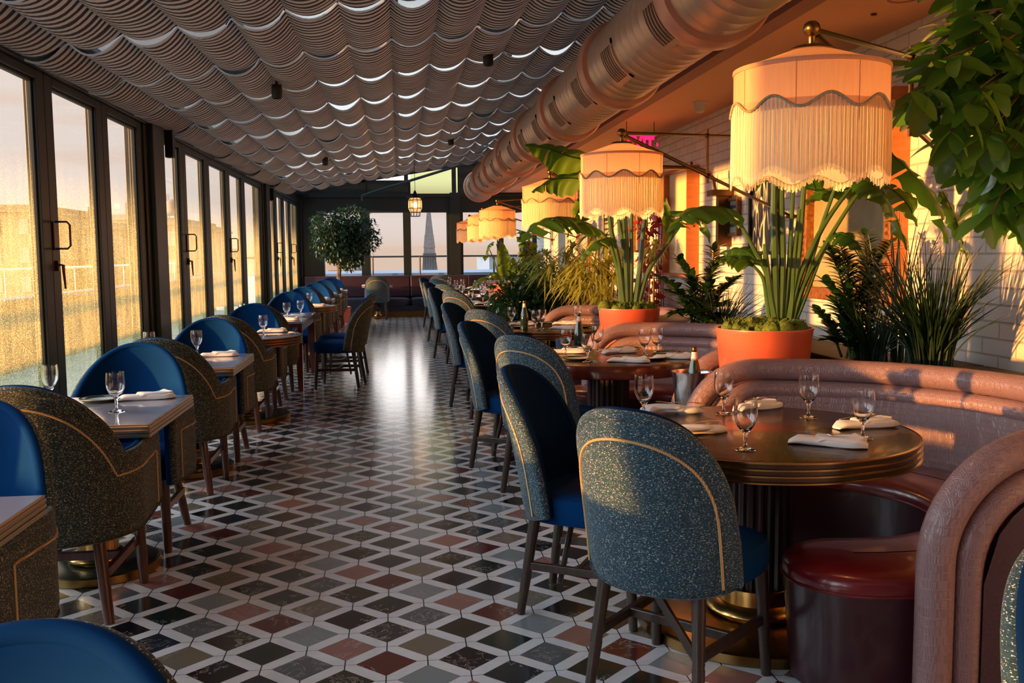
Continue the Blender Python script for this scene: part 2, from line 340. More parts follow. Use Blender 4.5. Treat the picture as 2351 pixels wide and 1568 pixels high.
# slab under floor, right wall, back wall
m = M['brick'] = mat('white painted brick', (.68, .62, .56), .6); t = NT(m)
tc = t.add('ShaderNodeTexCoord'); sx = t.add('ShaderNodeSeparateXYZ'); cb = t.add('ShaderNodeCombineXYZ'); t.link(tc.outputs['Object'], sx.inputs[0])
t.link(sx.outputs[1], cb.inputs[0]); t.link(sx.outputs[2], cb.inputs[1])
br = t.add('ShaderNodeTexBrick'); t.link(cb.outputs[0], br.inputs['Vector']); br.inputs['Scale'].default_value = 1; br.inputs['Brick Width'].default_value = .30; br.inputs['Row Height'].default_value = .095
br.inputs['Mortar Size'].default_value = .007; br.inputs['Mortar Smooth'].default_value = .6
br.inputs['Color1'].default_value = (.80, .73, .66, 1); br.inputs['Color2'].default_value = (.72, .65, .58, 1); br.inputs['Mortar'].default_value = (.50, .44, .38, 1)
t.col(br.outputs[0]); nz = t.noise(tc.outputs['Object'], 14, 4)
t.bump(t.math('ADD', t.math('SUBTRACT', 1.0, br.outputs[1]), t.math('MULTIPLY', nz, .6)), .6, .012)
o = MB().box(XR, XR+.2, YB, YE, 0, 2.95).build('wall_right', M['brick'], smooth=False); struct(o)
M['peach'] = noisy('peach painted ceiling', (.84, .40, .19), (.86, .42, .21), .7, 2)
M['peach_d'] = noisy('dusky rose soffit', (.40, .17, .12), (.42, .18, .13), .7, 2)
ZS = 2.90
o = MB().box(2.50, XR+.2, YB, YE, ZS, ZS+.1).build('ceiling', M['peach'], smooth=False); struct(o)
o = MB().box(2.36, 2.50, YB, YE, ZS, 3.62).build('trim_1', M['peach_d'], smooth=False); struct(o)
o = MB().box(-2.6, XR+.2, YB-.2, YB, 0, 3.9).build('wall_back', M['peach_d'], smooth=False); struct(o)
# ---------------------------------------------------------------- glazed roof
def roofz(x): return 3.42 + .165*x
rb = MB()
for yb in (-1.5, 3.2, 8.55, 14.6, 21.6):
    z0, z1 = roofz(-2.45), roofz(2.4)
    rb2 = MB(); w = .06
    rb2.grid([[(-2.45, yb-w, z0-.20), (2.4, yb-w, z1-.20)], [(-2.45, yb+w, z0-.20), (2.4, yb+w, z1-.20)], [(-2.45, yb+w, z0-.02), (2.4, yb+w, z1-.02)], [(-2.45, yb-w, z0-.02), (2.4, yb-w, z1-.02)]], closed_v=True)
    bo = rb2.build('roof_beam', M['beamsteel'], smooth=False)
    tag(bo, {-1.5: 'dark steel roof beam behind the viewpoint', 3.2: 'dark steel roof beam above the nearest striped shades', 8.55: 'dark steel roof beam carrying the two nearer spotlights', 14.6: 'dark steel roof beam carrying the two farther spotlights', 21.6: 'bare sloping steel beam in front of the far end wall'}[yb], 'beam', 'sloping roof beams')
o = MB().grid([[(-2.5, YB, roofz(-2.5)), (2.5, YB, roofz(2.5))], [(-2.5, YE+.1, roofz(-2.5)), (2.5, YE+.1, roofz(2.5))]]).build('window_40', M['roofglass'], smooth=False); struct(o)
rb = MB()
for xm in (-2.4, -1.2, 0, 1.2, 2.35):
    rb.box(xm-.03, xm+.03, YB, YE, roofz(xm)-.08, roofz(xm)+.02)
o = rb.build('trim_2', M['beamsteel'], smooth=False); struct(o)
# ---------------------------------------------------------------- left window wall
fb_ = M['blacksteel']
o = MB().box(XL-.16, XL+.04, YB, YE, 0, .10).build('trim_3', fb_, smooth=False, bevel=.01); struct(o)
b = MB(); b.box(XL-.14, XL+.03, YB, YE, 2.66, 2.83); b.box(XL-.17, XL+.10, YB, YE, 2.83, 3.0); b.box(XL-.2, XL+.02, YB, YE, 3.0, 3.06)
b.tube([(XL+.19, YB, 2.87), (XL+.19, YE, 2.87)], .04, 12)
o = b.build('wall_left', fb_, smooth=False, bevel=.006); struct(o)
posts = [(.95, 1.52), (9.17, 9.83), (16.83, 17.49), (22.75, 23.1)]
for i, (y0, y1) in enumerate(posts):
    b = MB().box(XL-.16, XL+.02, y0, y1, .1, 2.66); b.box(XL-.1, XL+.07, y0+.12, y1-.12, .1, 2.85)
    o = b.build('trim_%d' % (4+i), fb_, smooth=False, bevel=.008); struct(o)
secs = [[-2.4, -.8, .95], [1.52, 3.05, 4.27, 5.51, 6.745, 7.985, 9.17], [9.83, 10.82, 12.13, 13.56, 14.87, 16.83], [17.49, 18.7, 19.9, 21.1, 22.75]]
wi = 1
hnd = None
for si, sec in enumerate(secs):
    for i in range(len(sec)-1):
        y0, y1 = sec[i], sec[i+1]; fw = .15
        b = MB()
        b.box(XL-.08, XL, y0+.004, y0+fw, .1, 2.66); b.box(XL-.08, XL, y1-fw, y1-.004, .1, 2.66)
        b.box(XL-.08, XL, y0+fw, y1-fw, 2.60, 2.66); b.box(XL-.08, XL, y0+fw, y1-fw, .1, .24)
        # stepped glazing bead
        b.box(XL-.055, XL-.02, y0+fw, y0+fw+.02, .24, 2.60); b.box(XL-.055, XL-.02, y1-fw-.02, y1-fw, .24, 2.60); b.box(XL-.055, XL-.02, y0+fw, y1-fw, 2.58, 2.60)
        o = b.build('window_%d' % wi, fb_, smooth=False, bevel=.004); struct(o); wi += 1
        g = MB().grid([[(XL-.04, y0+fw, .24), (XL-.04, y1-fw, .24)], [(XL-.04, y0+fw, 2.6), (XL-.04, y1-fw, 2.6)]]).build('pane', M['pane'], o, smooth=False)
        if (si, i) in ((1, 4), (1, 2), (2, 1), (2, 3), (3, 1), (3, 3), (1, 0)):
            hy = y0+.06
            b = MB().box(XL, XL+.012, hy-.045, hy+.045, 1.50, 1.69)
            b.build('handle_plate', M['handle'], o, smooth=False, bevel=.004)
            b = MB().tube([(XL+.01, hy-.01, 1.69), (XL+.085, hy-.01, 1.69), (XL+.10, hy, 1.67), (XL+.10, hy, 1.53), (XL+.085, hy-.01, 1.51), (XL+.01, hy-.01, 1.51)], .007, 8)
            b.build('door_handle', M['handle'], o)
            b = MB().box(XL, XL+.02, hy-.015, hy+.015, 1.36, 1.43); b.tube([(XL+.02, hy, 1.40), (XL+.045, hy, 1.40), (XL+.05, hy+.01, 1.24)], [.011, .011, .006], 8)
            b.build('lever', M['bronze'], o)
# vertical closers at section ends
for y in (9.9, 17.55):
    b = MB().box(XL+.04, XL+.12, y-.05, y+.05, 2.42, 2.84)
    o = b.build('trim_%d' % (12 if y < 10 else 13), fb_, smooth=False, bevel=.006); struct(o)
# ---------------------------------------------------------------- end wall
b = MB(); b.box(XL-.1, XR, YE, YE+.15, 0, .95); b.box(XL-.1, XR, YE, YE+.15, 2.44, 2.82); b.box(XL-.1, XR, YE-.06, YE, 2.80, 2.88)
for x0, x1 in ((-2.4, -1.74), (-.88, -.67), (.11, .29), (1.14, 1.53), (2.35, 2.5), (3.2, 3.4)): b.box(x0, x1, YE-.02, YE+.15, .95, 2.44)
b.box(1.22, 1.46, YE-.1, YE-.02, .95, 2.9)
for x in (-.8, .2, 1.33): b.box(x-.05, x+.05, YE, YE+.12, 2.82, roofz(x)-.05)
b.box(2.5, XR, YE, YE+.1, 2.8, 2.95)
b.grid([[(XL-.1, YE, roofz(XL-.1)-.14), (2.5, YE, roofz(2.5)-.14)], [(XL-.1, YE, roofz(XL-.1)), (2.5, YE, roofz(2.5))]])
o = b.build('wall_far', fb_, smooth=False); struct(o)
for i, (x0, x1) in enumerate(((-1.74, -.88), (-.67, .11), (.29, 1.14), (1.53, 2.35), (2.5, 3.2))):
    o = MB().grid([[(x0, YE+.07, .95), (x1, YE+.07, .95)], [(x0, YE+.07, 2.44), (x1, YE+.07, 2.44)]]).build('window_%d' % (20+i), M['pane_end'], smooth=False); struct(o)
b = MB()
for x0, x1 in ((-2.4, .30), (1.42, 2.5)): b.box(x0, x1, YE+.02, YE+.08, 2.8, roofz((x0+x1)/2)-.05)
struct(b.build('wall_gable', fb_, smooth=False))
o = MB().grid([[(.3, YE+.05, 2.8), (1.42, YE+.05, 2.8)], [(.3, YE+.05, roofz(.3)), (1.42, YE+.05, roofz(1.42))]]).build('window_30', pane('greenish gable glass', (.30, .32, .16), .12, .05, (.9, 1, .6)), smooth=False); struct(o)
# thin tie rod under the roof at the end
b = MB().tube([(-.78, 21.5, 2.64), (-.78, 21.5, 2.74), (-.55, 21.5, 2.82), (1.5, 21.5, roofz(1.5)-.22)], .03, 8)
tag(b.build('conduit_pipe', M['beamsteel']), 'thin dark pipe rising across the far gable with a bent end', 'pipe')
# ---------------------------------------------------------------- outside: terrace, city
M['pave'] = noisy('pale terrace paving', (.30, .27, .22), (.40, .36, .30), .8, 3)
M['parapet'] = noisy('tan rendered parapet', (.22, .17, .09), (.28, .22, .12), .8, 2)
M['cap'] = noisy('slate parapet cap', (.05, .07, .09), (.09, .11, .14), .5, 4)
M['rail'] = mat('white painted rail', (.8, .78, .74), .4)
M['zinc'] = noisy('blue grey zinc roof', (.10, .17, .26), (.15, .23, .33), .5, 1)
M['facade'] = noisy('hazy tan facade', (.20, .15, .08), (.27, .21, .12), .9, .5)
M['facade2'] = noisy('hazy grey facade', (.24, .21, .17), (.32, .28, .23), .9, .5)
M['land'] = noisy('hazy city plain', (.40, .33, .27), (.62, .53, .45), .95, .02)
o = MB().grid([[(-7, YB, -.03), (-2.4, YB, -.03)], [(-7, 29, -.03), (-2.4, 29, -.03)]]).build('ground', M['pave'], smooth=False); struct(o)
o = MB().box(-5.25, -5.0, YB, 27, -.03, .86).build('trim_20', M['parapet'], smooth=False); struct(o)
o = MB().box(-5.29, -4.96, YB, 27, .86, .92).build('trim_21', M['cap'], smooth=False); struct(o)
b = MB(); b.tube([(-6, YB, 1.27), (-6, 27, 1.27)], .022, 8)
for k in range(19): b.tube([(-6, YB+.4+k*1.6, -.03), (-6, YB+.4+k*1.6, 1.27)], .008, 6)
tag(b.build('terrace_railing', M['rail']), 'thin white railing along the terrace outside the left windows', 'railing')
b = MB().box(-3.2, 9, 24.6, 29, -.4, .98).build('roof_ledge', M['zinc'], smooth=False)
tag(b, 'blue grey flat roof edge just outside the far windows', 'roof')
b = MB().box(2.9, 6.6, 31, 36, -.4, 1.36); b.box(2.8, 6.7, 30.9, 36.1, 1.36, 1.42); o = b.build('roof_house', M['zinc'], smooth=False)
tag(o, 'low corrugated rooftop hut beyond the third far window', 'hut')
b = MB(); b.tube([(-4, 24.4, 1.40), (9, 24.4, 1.40)], .022, 8)
for x in (-2.6, -.66, .52, 2.4, 4.4): b.tube([(x, 24.4, 0), (x, 24.4, 1.4)], .025, 6)
tag(b.build('guard_rail', M['black']), 'dark guard rail outside the far end windows', 'railing')
struct(MB().grid([[(-3000, -3000, -60), (3000, -3000, -60)], [(-3000, 3000, -60), (3000, 3000, -60)]]).build('ground', M['land'], smooth=False))
def city(name, px0, px1, py, Y, m, label, extra=None, cat='building', deep=25):
    p0, p1 = at(px0, py, Y), at(px1, py, Y); x0, x1, h = p0.x, p1.x, (p0.z+p1.z)/2
    b = MB().box(x0, x1, Y, Y+deep, -60, h); b.box(x0-.3, x1+.3, Y-.3, Y+deep, h-.9, h-.5)
    r = b.build(name, m, smooth=False); tag(r, label, cat)
    m2 = M['facade2'] if m is M['facade'] else M['facade']; w0 = None
    n = max(2, min(5, int((x1-x0)/2.4)))
    for k in range(n):
        for l in range(3):
            xx = x0+(k+.5)*(x1-x0)/n; zz = h-2.6-l*3.4
            if w0 is None: w0 = MB().box(-.5, .5, -.12, .2, -.9, .9).build('window', m2, r, smooth=False); w = w0
            else: w = w0.copy(); COL.objects.link(w); w.parent = r
            w.location = (xx, Y, zz)
    if extra: extra(r, x0, x1, Y, h)
def tank(r, x0, x1, Y, h):
    b = MB(); c = (x0+.35*(x1-x0), Y+3, h)
    b.lathe([(0, 2.5), (.75, 2.2), (.8, 2.1), (.8, .4), (0, .4)], 16, c)
    for sx2 in (-.5, .5):
        for sy2 in (-.5, .5): b.tube([(c[0]+sx2, c[1]+sy2, h), (c[0]+sx2, c[1]+sy2, h+3.1)], .05, 5)
    b.build('water_tank', M['facade2'], r)
def hut(r, x0, x1, Y, h):
    b = MB().box(x1-2.2, x1-.2, Y+1, Y+4, h-.1, h+1.9); b.box(x0, x1, Y-.5, Y, h-1.6, h-1.3); b.build('rooftop_hut', M['facade'], r, smooth=False)
city('tower_block', -250, 85, 470, 120, M['facade'], 'tall pale tower block seen through the nearest left window')
city('low_block', 85, 150, 550, 150, M['facade'], 'low tan block between the tower and the stepped block')
city('stepped_block', 190, 238, 508, 130, M['facade'], 'tan block with rooftop hut behind the second left window', hut)
city('office_block', 247, 318, 492, 160, M['facade2'], 'grey block filling the third left window', hut)
city('tank_house', 369, 409, 500, 125, M['facade'], 'pale block with a rooftop water tank beyond the first dark post', tank)
city('flat_block', 427, 467, 516, 156, M['facade2'], 'squat block to the right of the water tank building')
city('low_house', 486, 506, 570, 190, M['facade'], 'small low house deep in the left skyline')
city('grey_house', 752, 806, 588, 62, M['facade2'], 'grey building behind the trunk of the round tree')
# obelisk-like tower outside the far window
b = MB(); yy = 120
def ring(z, w, cx=3.75): return [(cx-w, yy-w, z), (cx+w, yy-w, z), (cx+w, yy+w, z), (cx-w, yy+w, z)]
b.grid([ring(-60, 7.2), ring(-.4, .95), ring(2.2, .66), ring(2.25, .72), ring(3.9, .54), ring(3.95, .50), ring(8.5, .06)], closed_u=True)
for k in range(9):
    b.box(3.75-.85+k*.2, 3.75-.78+k*.2, yy-1.0, yy-.6, -2, 1.6)
tag(b.build('pointed_tower', M['cap'], smooth=False), 'dark slender pyramid tower on the skyline through the far window', 'tower')
# ---------------------------------------------------------------- striped fabric shades
m = M['stripe'] = mat('black and cream striped shade cloth', (.5, .4, .35), .85, 0, sheen=.1); t = NT(m)
tc = t.add('ShaderNodeTexCoord'); sx = t.add('ShaderNodeSeparateXYZ'); t.link(tc.outputs['Object'], sx.inputs[0])
wob = t.math('MULTIPLY', t.noise(t.co((1.3, 5, 1)), 1.6, 2), .06)
ph = t.math('FRACT', t.math('DIVIDE', t.math('ADD', sx.outputs[1], wob), .080))
st = t.ramp(ph, [(0, (.006, .006, .008)), (.44, (.006, .006, .008)), (.47, (.56, .46, .40)), (.97, (.56, .46, .40)), (1, (.006, .006, .008))])
t.col(st)
tl = t.add('ShaderNodeBsdfTranslucent'); t.link(st, tl.inputs[0]); ms = t.add('ShaderNodeMixShader'); ms.inputs[0].default_value = .10
t.link(t.b.outputs[0], ms.inputs[1]); t.link(tl.outputs[0], ms.inputs[2]); t.link(ms.outputs[0], t.n['Material Output'].inputs[0])
M['hem'] = mat('white shade hem', (.72, .72, .72), .8)
rnd = random.Random(4)
SW = .33; XS = [-.025+SW*k for k in range(-7, 8)]
rows_y = [7.55+1.235*k for k in range(-6, 11)]
def fz(x): return 2.985+.165*x+.38*0+.12
for ri in range(len(rows_y)-1):
    y0, y1 = rows_y[ri]+.018, rows_y[ri+1]
    b = MB(); he = MB()
    wav = [rnd.uniform(.8, 1.2) for _ in XS]
    NR = 14; rows = []
    for j in range(NR+1):
        f = j/NR; yy = y0+(y1-y0)*f; row = []
        for k in range(len(XS)-1):
            for q in range(9 if k < len(XS)-2 else 10):
                s = q/9; x = XS[k]+SW*s
                sag = (.014*(1-f)**2+.070)*wav[k]*(1-abs(2*s-1)**2.1)
                sag += .008*math.sin(7*f+3*k)*(1-abs(2*s-1))
                row.append((x, yy+.02*math.sin(5*s+k), fz(x)-sag-.012*math.sin(f*PI)))
        rows.append(row)
    b.grid(rows)
    he.grid([[(p[0], p[1], p[2]+.002) for p in rows[0]], [(p[0], p[1]+.0, p[2]-.012+.0) for p in rows[0]]])
    r = b.build('shade_panel', M['stripe'])
    he.build('hem', M['hem'], r)
    tag(r, 'black and cream striped swagged roof shade, row %s from the camera' % ['one', 'two', 'three', 'four', 'five', 'six', 'seven', 'eight', 'nine', 'ten', 'eleven', 'twelve', 'thirteen', 'fourteen', 'fifteen', 'sixteen'][ri], 'shade', 'striped roof shades')
    rl = MB().tube([(XS[0], y0-.03, fz(XS[0])+.03), (XS[-1], y0-.03, fz(XS[-1])+.03)], .012, 6)
    for x in XS: rl.tube([(x, y0-.03, fz(x)-.01), (x, y0-.03, fz(x)+.05)], .005, 5)
    rl.build('hanging_rail', M['beamsteel'], r)
# spotlights on the beams
def spot(x, y, label):
    r = empty('spotlight', (x, y, roofz(x)-.20), 0, label, 'spotlight', 'small black beam spotlights')
    MB().tube([(0, 0, 0), (0, 0, -.18)], .012, 8).build('bracket', M['black'], r)
    MB().lathe([(0, -.16), (.042, -.165), (.045, -.19), (.045, -.27), (.038, -.28), (.02, -.26), (0, -.26)], 16).build('housing', M['black'], r)
for x, y, l in ((-1.0, 8.45, 'small black spotlight at left on the nearer roof beam'), (.80, 8.45, 'small black spotlight at right on the nearer roof beam near the duct'), (-1.05, 14.5, 'tiny black spotlight at left on the farther roof beam'), (.80, 14.5, 'tiny black spotlight at right on the farther roof beam')): spot(x, y, l)
# ---------------------------------------------------------------- duct
M['duct'] = noisy('rose gold painted duct', (.58, .38, .27), (.64, .43, .31), .38, 2, .45)
M['ductpaint'] = noisy('pink painted duct band', (.66, .30, .20), (.70, .33, .22), .4, 3, .2)
DX, DZ, DR = 1.70, 2.865, .285
root = empty('ventilation_duct', (DX, 0, DZ), 0, 'long rose gold round ventilation duct hung beside the striped shades', 'duct')
b = MB(); rows = []; n = 48; yy = -2.0
def dring(y, r): return [(r*math.cos(2*PI*k/n), y, r*math.sin(2*PI*k/n)) for k in range(n)]
while yy < 20.5:
    rows += [dring(yy, DR), dring(yy+.125, DR), dring(yy+.13, DR+.003), dring(yy+.14, DR+.003), dring(yy+.145, DR)]; yy += .15
b.grid(rows, closed_u=True, flip=True); b.fan(dring(20.5, DR), 0)
b.build('duct_body', M['duct'], root)
for k in range(10):
    y = 20.3-2.17*k
    if y < -1: break
    b = MB(); b.grid([dring(y-.09, DR), dring(y-.085, DR+.03), dring(y-.05, DR+.045), dring(y+.05, DR+.045), dring(y+.085, DR+.03), dring(y+.09, DR)], closed_u=True, flip=True)
    b.build('flange_ring', M['ductpaint'], root)
for k in range(14):
    y = 4.15+1.165*k+.02
    fr = MB(); sl = MB(); ang0 = math.radians(212)
    def P(da, yy, r): a = ang0+da/DR; return (r*math.cos(a), yy, r*math.sin(a))
    def patch(mb, a0, a1, ya, yb, r0, r1, seg=6, mi=0):
        inner = [[P(a0+(a1-a0)*i/seg, ya, r0) for i in range(seg+1)], [P(a0+(a1-a0)*i/seg, ya, r1) for i in range(seg+1)], [P(a0+(a1-a0)*i/seg, yb, r1) for i in range(seg+1)], [P(a0+(a1-a0)*i/seg, yb, r0) for i in range(seg+1)]]
        mb.grid(inner, mat=mi)
    H, Wd = .15, .17
    patch(fr, -H, -H+.035, y-Wd, y+Wd, DR, DR+.014); patch(fr, H-.035, H, y-Wd, y+Wd, DR, DR+.014)
    patch(fr, -H, H, y-Wd, y-Wd+.03, DR, DR+.014); patch(fr, -H, H, y+Wd-.03, y+Wd, DR, DR+.014)
    g = fr.build('grille_frame', M['duct'], root)
    bk = MB(); patch(bk, -H+.03, H-.03, y-Wd+.03, y+Wd-.03, DR+.001, DR+.004); bk.build('dark_backing', M['black'], g)
    for q in range(5): yy = y-Wd+.058+q*.052; patch(sl, -H+.034, H-.034, yy, yy+.012, DR+.004, DR+.014)
    sl.build('slats', M['duct'], g)
# ceiling fittings
b = MB().lathe([(.075, 0), (.075, -.012), (.055, -.02), (.053, -.06), (.045, -.09), (.03, -.105), (0, -.108)], 24, (2.93, 9.2, ZS))
tag(b.build('smoke_detector', M['hem']), 'white dome detector on the orange lit ceiling', 'detector')
b = MB().lathe([(.09, 0), (.09, -.004), (.075, -.004), (.072, .0)], 24, (2.93, 5.4, ZS-.001))
tag(b.build('downlight', M['peach_d']), 'round recessed downlight ring in the peach ceiling', 'downlight')
b = MB().lathe([(.018, 0), (.018, -.012), (0, -.014)], 12, (2.93, 5.75, ZS))
tag(b.build('sprinkler_head', M['bronze']), 'small sprinkler disc near the recessed ceiling light', 'sprinkler')
# ---------------------------------------------------------------- chairs
def leg_mb(top, bot, r0, r1):
    b = MB(); top = Vector(top); bot = Vector(bot); k = .58
    mid = top.lerp(bot, k)
    b.tube([top, mid], [r0, r0*(1-k)+r1*k], 14)
    s = MB(); s.tube([mid, mid.lerp(bot, .03), bot], [(r0*(1-k)+r1*k)+.0018, (r0*(1-k)+r1*k)+.0018, r1+.001], 14)
    return b, s
def add_leg(root, top, bot, m, r0=.024, r1=.016):
    b, s = leg_mb(top, bot, r0, r1); l = b.build('leg', m, root); s.build('leg_sleeve', m, l)
def shell(root, plan, top, bot, th, mo, mi, lean, nt=44, nz=18, rope=None, flare=0):
    """upholstered back: outer cloth surface, inner velvet surface with a soft rolled rim, rope piping"""
    def P(t, z, off):
        x, y, nx, ny = plan(t); l = lean(t, z); k = 1+flare*math.sin(PI*max(0, min(1, (z-bot(t))/max(.01, .96-bot(t)))))
        return Vector(((x+nx*off)*k, y+ny*off-l, z))
    T = [-1+2*i/nt for i in range(nt+1)]
    outer = [[P(t, bot(t)+(top(t)-bot(t))*j/nz, th/2*(1-.5*max(0, abs(j/nz-.5)*2-.85)/.15)) for t in T] for j in range(nz+1)]
    inner = [[P(t, bot(t)+(top(t)-bot(t))*j/nz, -th/2) for t in T] for j in range(nz+1)]
    b = MB().grid(outer); bott = [[P(t, bot(t), th/2*(1-i)) for t in T] for i in (0, 1, 2)]; b.grid(bott, flip=True)
    edge = [P(t, top(t)-.003, .006) for t in T]
    side_l = [P(-1, bot(-1)+(top(-1)-bot(-1))*j/6, .006) for j in range(6)]
    side_r = [P(1, bot(1)+(top(1)-bot(1))*j/6, .006) for j in range(5, -1, -1)]
    b.tube(side_l+edge+side_r, th/2-.006, 12)
    o1 = b.build('back_shell', mo, root)
    b = MB().grid(inner, flip=True)
    edge = [P(t, top(t)+.002, -.009) for t in T]
    side_l = [P(-1, bot(-1)+(top(-1)-bot(-1))*j/6, -.009) for j in range(6)]
    side_r = [P(1, bot(1)+(top(1)-bot(1))*j/6, -.009) for j in range(5, -1, -1)]
    b.tube(side_l+edge+side_r, th/2-.006, 12)
    b.build('inner_back', mi, root)
    if rope:
        pts = [P(t, z, th/2+.001) for t, z in rope(top, bot)]
        MB().tube(pts, .0045, 6).build('rope_piping', M['rope'], root)
def cushion(x0, x1, y0, y1, z0, z1, r=.06, e=4.0, taper=1.0):
    b = MB(); n = 40; rows = []
    prof = [(0, .90), (.05, .97), (.2, 1), (.7, 1), (.88, .97), (.96, .90), (1, .75), (1.02, .45), (1.03, .0)]
    cx, cy, hx, hy = (x0+x1)/2, (y0+y1)/2, (x1-x0)/2, (y1-y0)/2
    for zf, s in prof:
        row = []
        for k in range(n):
            a = 2*PI*k/n; c, s_ = math.cos(a), math.sin(a); q = (abs(c)**e+abs(s_)**e)**(-1/e)
            tx = taper if s_ < 0 else 1
            row.append((cx+hx*c*q*s*(1-(1-taper)*max(0, -s_)), cy+hy*s_*q*s, z0+(z1-z0)*zf))
        rows.append(row)
    b.grid(rows, closed_u=True, flip=False); b.fan(rows[0], 0, True)
    return b
def make_side_chair(tweed='tweed'):
    r = empty('side_chair', (0, 0, 0))
    A = 1.18
    def plan(t): a = A*t; return (.262*math.sin(a)/math.sin(A)*.98, -.255+.20*(1-math.cos(a))/(1-math.cos(A))*.72, math.sin(a)*.9, -math.cos(a))
    def top(t): return .56+.405*max(0, 1-abs(t)**2.5)**.5
    def bot(t): return .385+.035*abs(t)**3
    def lean(t, z): return .12*max(0, (z-.42)/.54)**1.15*(1-.15*abs(t))
    def rope(tp, bt):
        L = []
        for i in range(41):
            a = PI*i/40; t = -.80*math.cos(a); z = .60+.29*math.sin(a)**.8
            L.append((t, z))
        return [(-.80, .42), (-.80, .5)]+L+[(.80, .5), (.80, .42)]
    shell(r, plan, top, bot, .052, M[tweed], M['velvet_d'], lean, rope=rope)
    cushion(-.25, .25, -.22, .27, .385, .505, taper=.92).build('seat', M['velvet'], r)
    L = [(-.17, -.19, -.20, -.245), (.17, -.19, .20, -.245), (-.20, .20, -.215, .225), (.20, .20, .215, .225)]
    for x0, y0, x1, y1 in L: add_leg(r, (x0, y0, .40), (x1, y1, 0), M['wood_d'])
    for s in (-1, 1):
        MB().box(-.011, .011, -.22, .22, -.016, .016, M=Matrix.Translation((s*.195, -.005, .20)) @ Matrix.Rotation(s*-.05, 4, 'Z')).build('stretcher', M['wood_d'], r, smooth=False, bevel=.003)
    MB().box(-.19, .19, -.011, .011, -.016, .016, M=Matrix.Translation((0, .0, .20))).build('stretcher', M['wood_d'], r, smooth=False, bevel=.003)
    MB().box(-.22, .22, -.009, .009, -.014, .014, M=Matrix.Translation((0, -.10, .29)) @ Matrix.Rotation(.9, 4, 'Y')).build('brace', M['wood_d'], r, smooth=False, bevel=.003)
    return r
def make_arm_chair():
    r = empty('tub_armchair', (0, 0, 0))
    def plan(t):
        s = abs(t); sg = 1 if t >= 0 else -1
        if s < .62:
            a = s/.62*PI/2; return (sg*.325*math.sin(a)**.92 if s > 0 else 0, -.05-.29*math.cos(a), sg*math.sin(a), -math.cos(a))
        f = (s-.62)/.38; return (sg*(.325-.015*f), -.05+.34*f, sg, 0)
    def top(t):
        s = abs(t)
        za = .632+.333*math.cos(min(PI/2, PI/2*s/.45))**.68; f = max(0, (s-.40)/.60)
        zb = .638+.030*f*f*(3-2*f)
        z = max(za, zb)+.02*math.exp(-((za-zb)/.03)**2)
        if f > .93: z -= .03*((f-.93)/.07)**2
        return z
    def bot(t): return .335+.02*abs(t)**3
    def lean(t, z): return .10*max(0, (z-.42)/.54)*max(0, math.cos(min(1, abs(t)/.52)*PI/2))
    def rope(tp, bt):
        L = []
        for i in range(-60, 61):
            t = i/60*.90; s = abs(t); z = tp(min(.97, s*1.16 if s < .45 else s))-.070
            if s > .45: z = min(z, tp(s)-.055)
            L.append((t, z))
        for i in range(1, 5): pass
        return [(-.90, .37), (-.90, .45)]+L+[(.90, .45), (.90, .37)]
    shell(r, plan, top, bot, .05, M['tweed_olive'], M['velvet'], lean, nt=96, nz=18, rope=rope)
    cushion(-.285, .285, -.28, .27, .34, .47).build('seat', M['velvet'], r)
    L = [(-.20, -.20, -.25, -.27), (.20, -.20, .25, -.27), (-.25, .20, -.26, .215), (.25, .20, .26, .215)]
    for x0, y0, x1, y1 in L: add_leg(r, (x0, y0, .36), (x1, y1, 0), M['wood_r'], .026, .019)
    for s in (-1, 1):
        MB().box(-.012, .012, -.22, .21, -.018, .018, M=Matrix.Translation((s*.24, -.015, .20))).build('stretcher', M['wood_r'], r, smooth=False, bevel=.003)
    MB().box(-.24, .24, -.012, .012, -.018, .018, M=Matrix.Translation((0, .0, .20))).build('stretcher', M['wood_r'], r, smooth=False, bevel=.003)
    return r
SC0 = make_side_chair(); SC1 = make_side_chair('tweed_olive'); AC0 = make_arm_chair(); used = {}
def place(proto, x, y, rz, label, cat, group, z=0):
    if proto.name not in used:
        used[proto.name] = 1; o = proto; o.location = (x, y, z); o.rotation_euler = (0, 0, rz)
    else: o = dup(proto, (x, y, z), rz)
    tag(o, label, cat, group); return o
rad = math.radians
ORD = ['nearest', 'second', 'third', 'fourth', 'fifth', 'sixth', 'seventh', 'eighth']
# window side: tables and tub armchairs, pairs facing each other
TL = [2.50, 4.56, 6.62, 8.70, 11.20, 13.6, 15.6, 17.55, 19.5]
names = ['the window table cut off at left', 'the second window table', 'the third window table', 'the nearer round window table', 'the long window table on red legs', 'the farther round window table', 'the seventh window table', 'the eighth window table', 'the last window table']
for i, ty in enumerate(TL):
    off = .44 if i != 4 else 1.06
    if i > 0: place(AC0, -1.42, ty-off, 0, 'olive tweed armchair, back to camera, at ' + names[i], 'armchair', 'tub armchairs along the windows')
    place(AC0, -1.42, ty+off, PI, 'blue velvet armchair showing its smooth inside, at ' + names[i], 'armchair', 'tub armchairs along the windows')
place(AC0, -.50, .83, rad(176), 'deep blue velvet chair back cropped in the bottom left corner', 'armchair', 'tub armchairs along the windows')
for y, l in ((10.75, 'nearer'), (11.65, 'farther')):
    place(SC1, -.68, y, rad(82), 'olive side chair on the aisle side of the red legged table, %s of two' % l, 'chair', 'round backed side chairs')
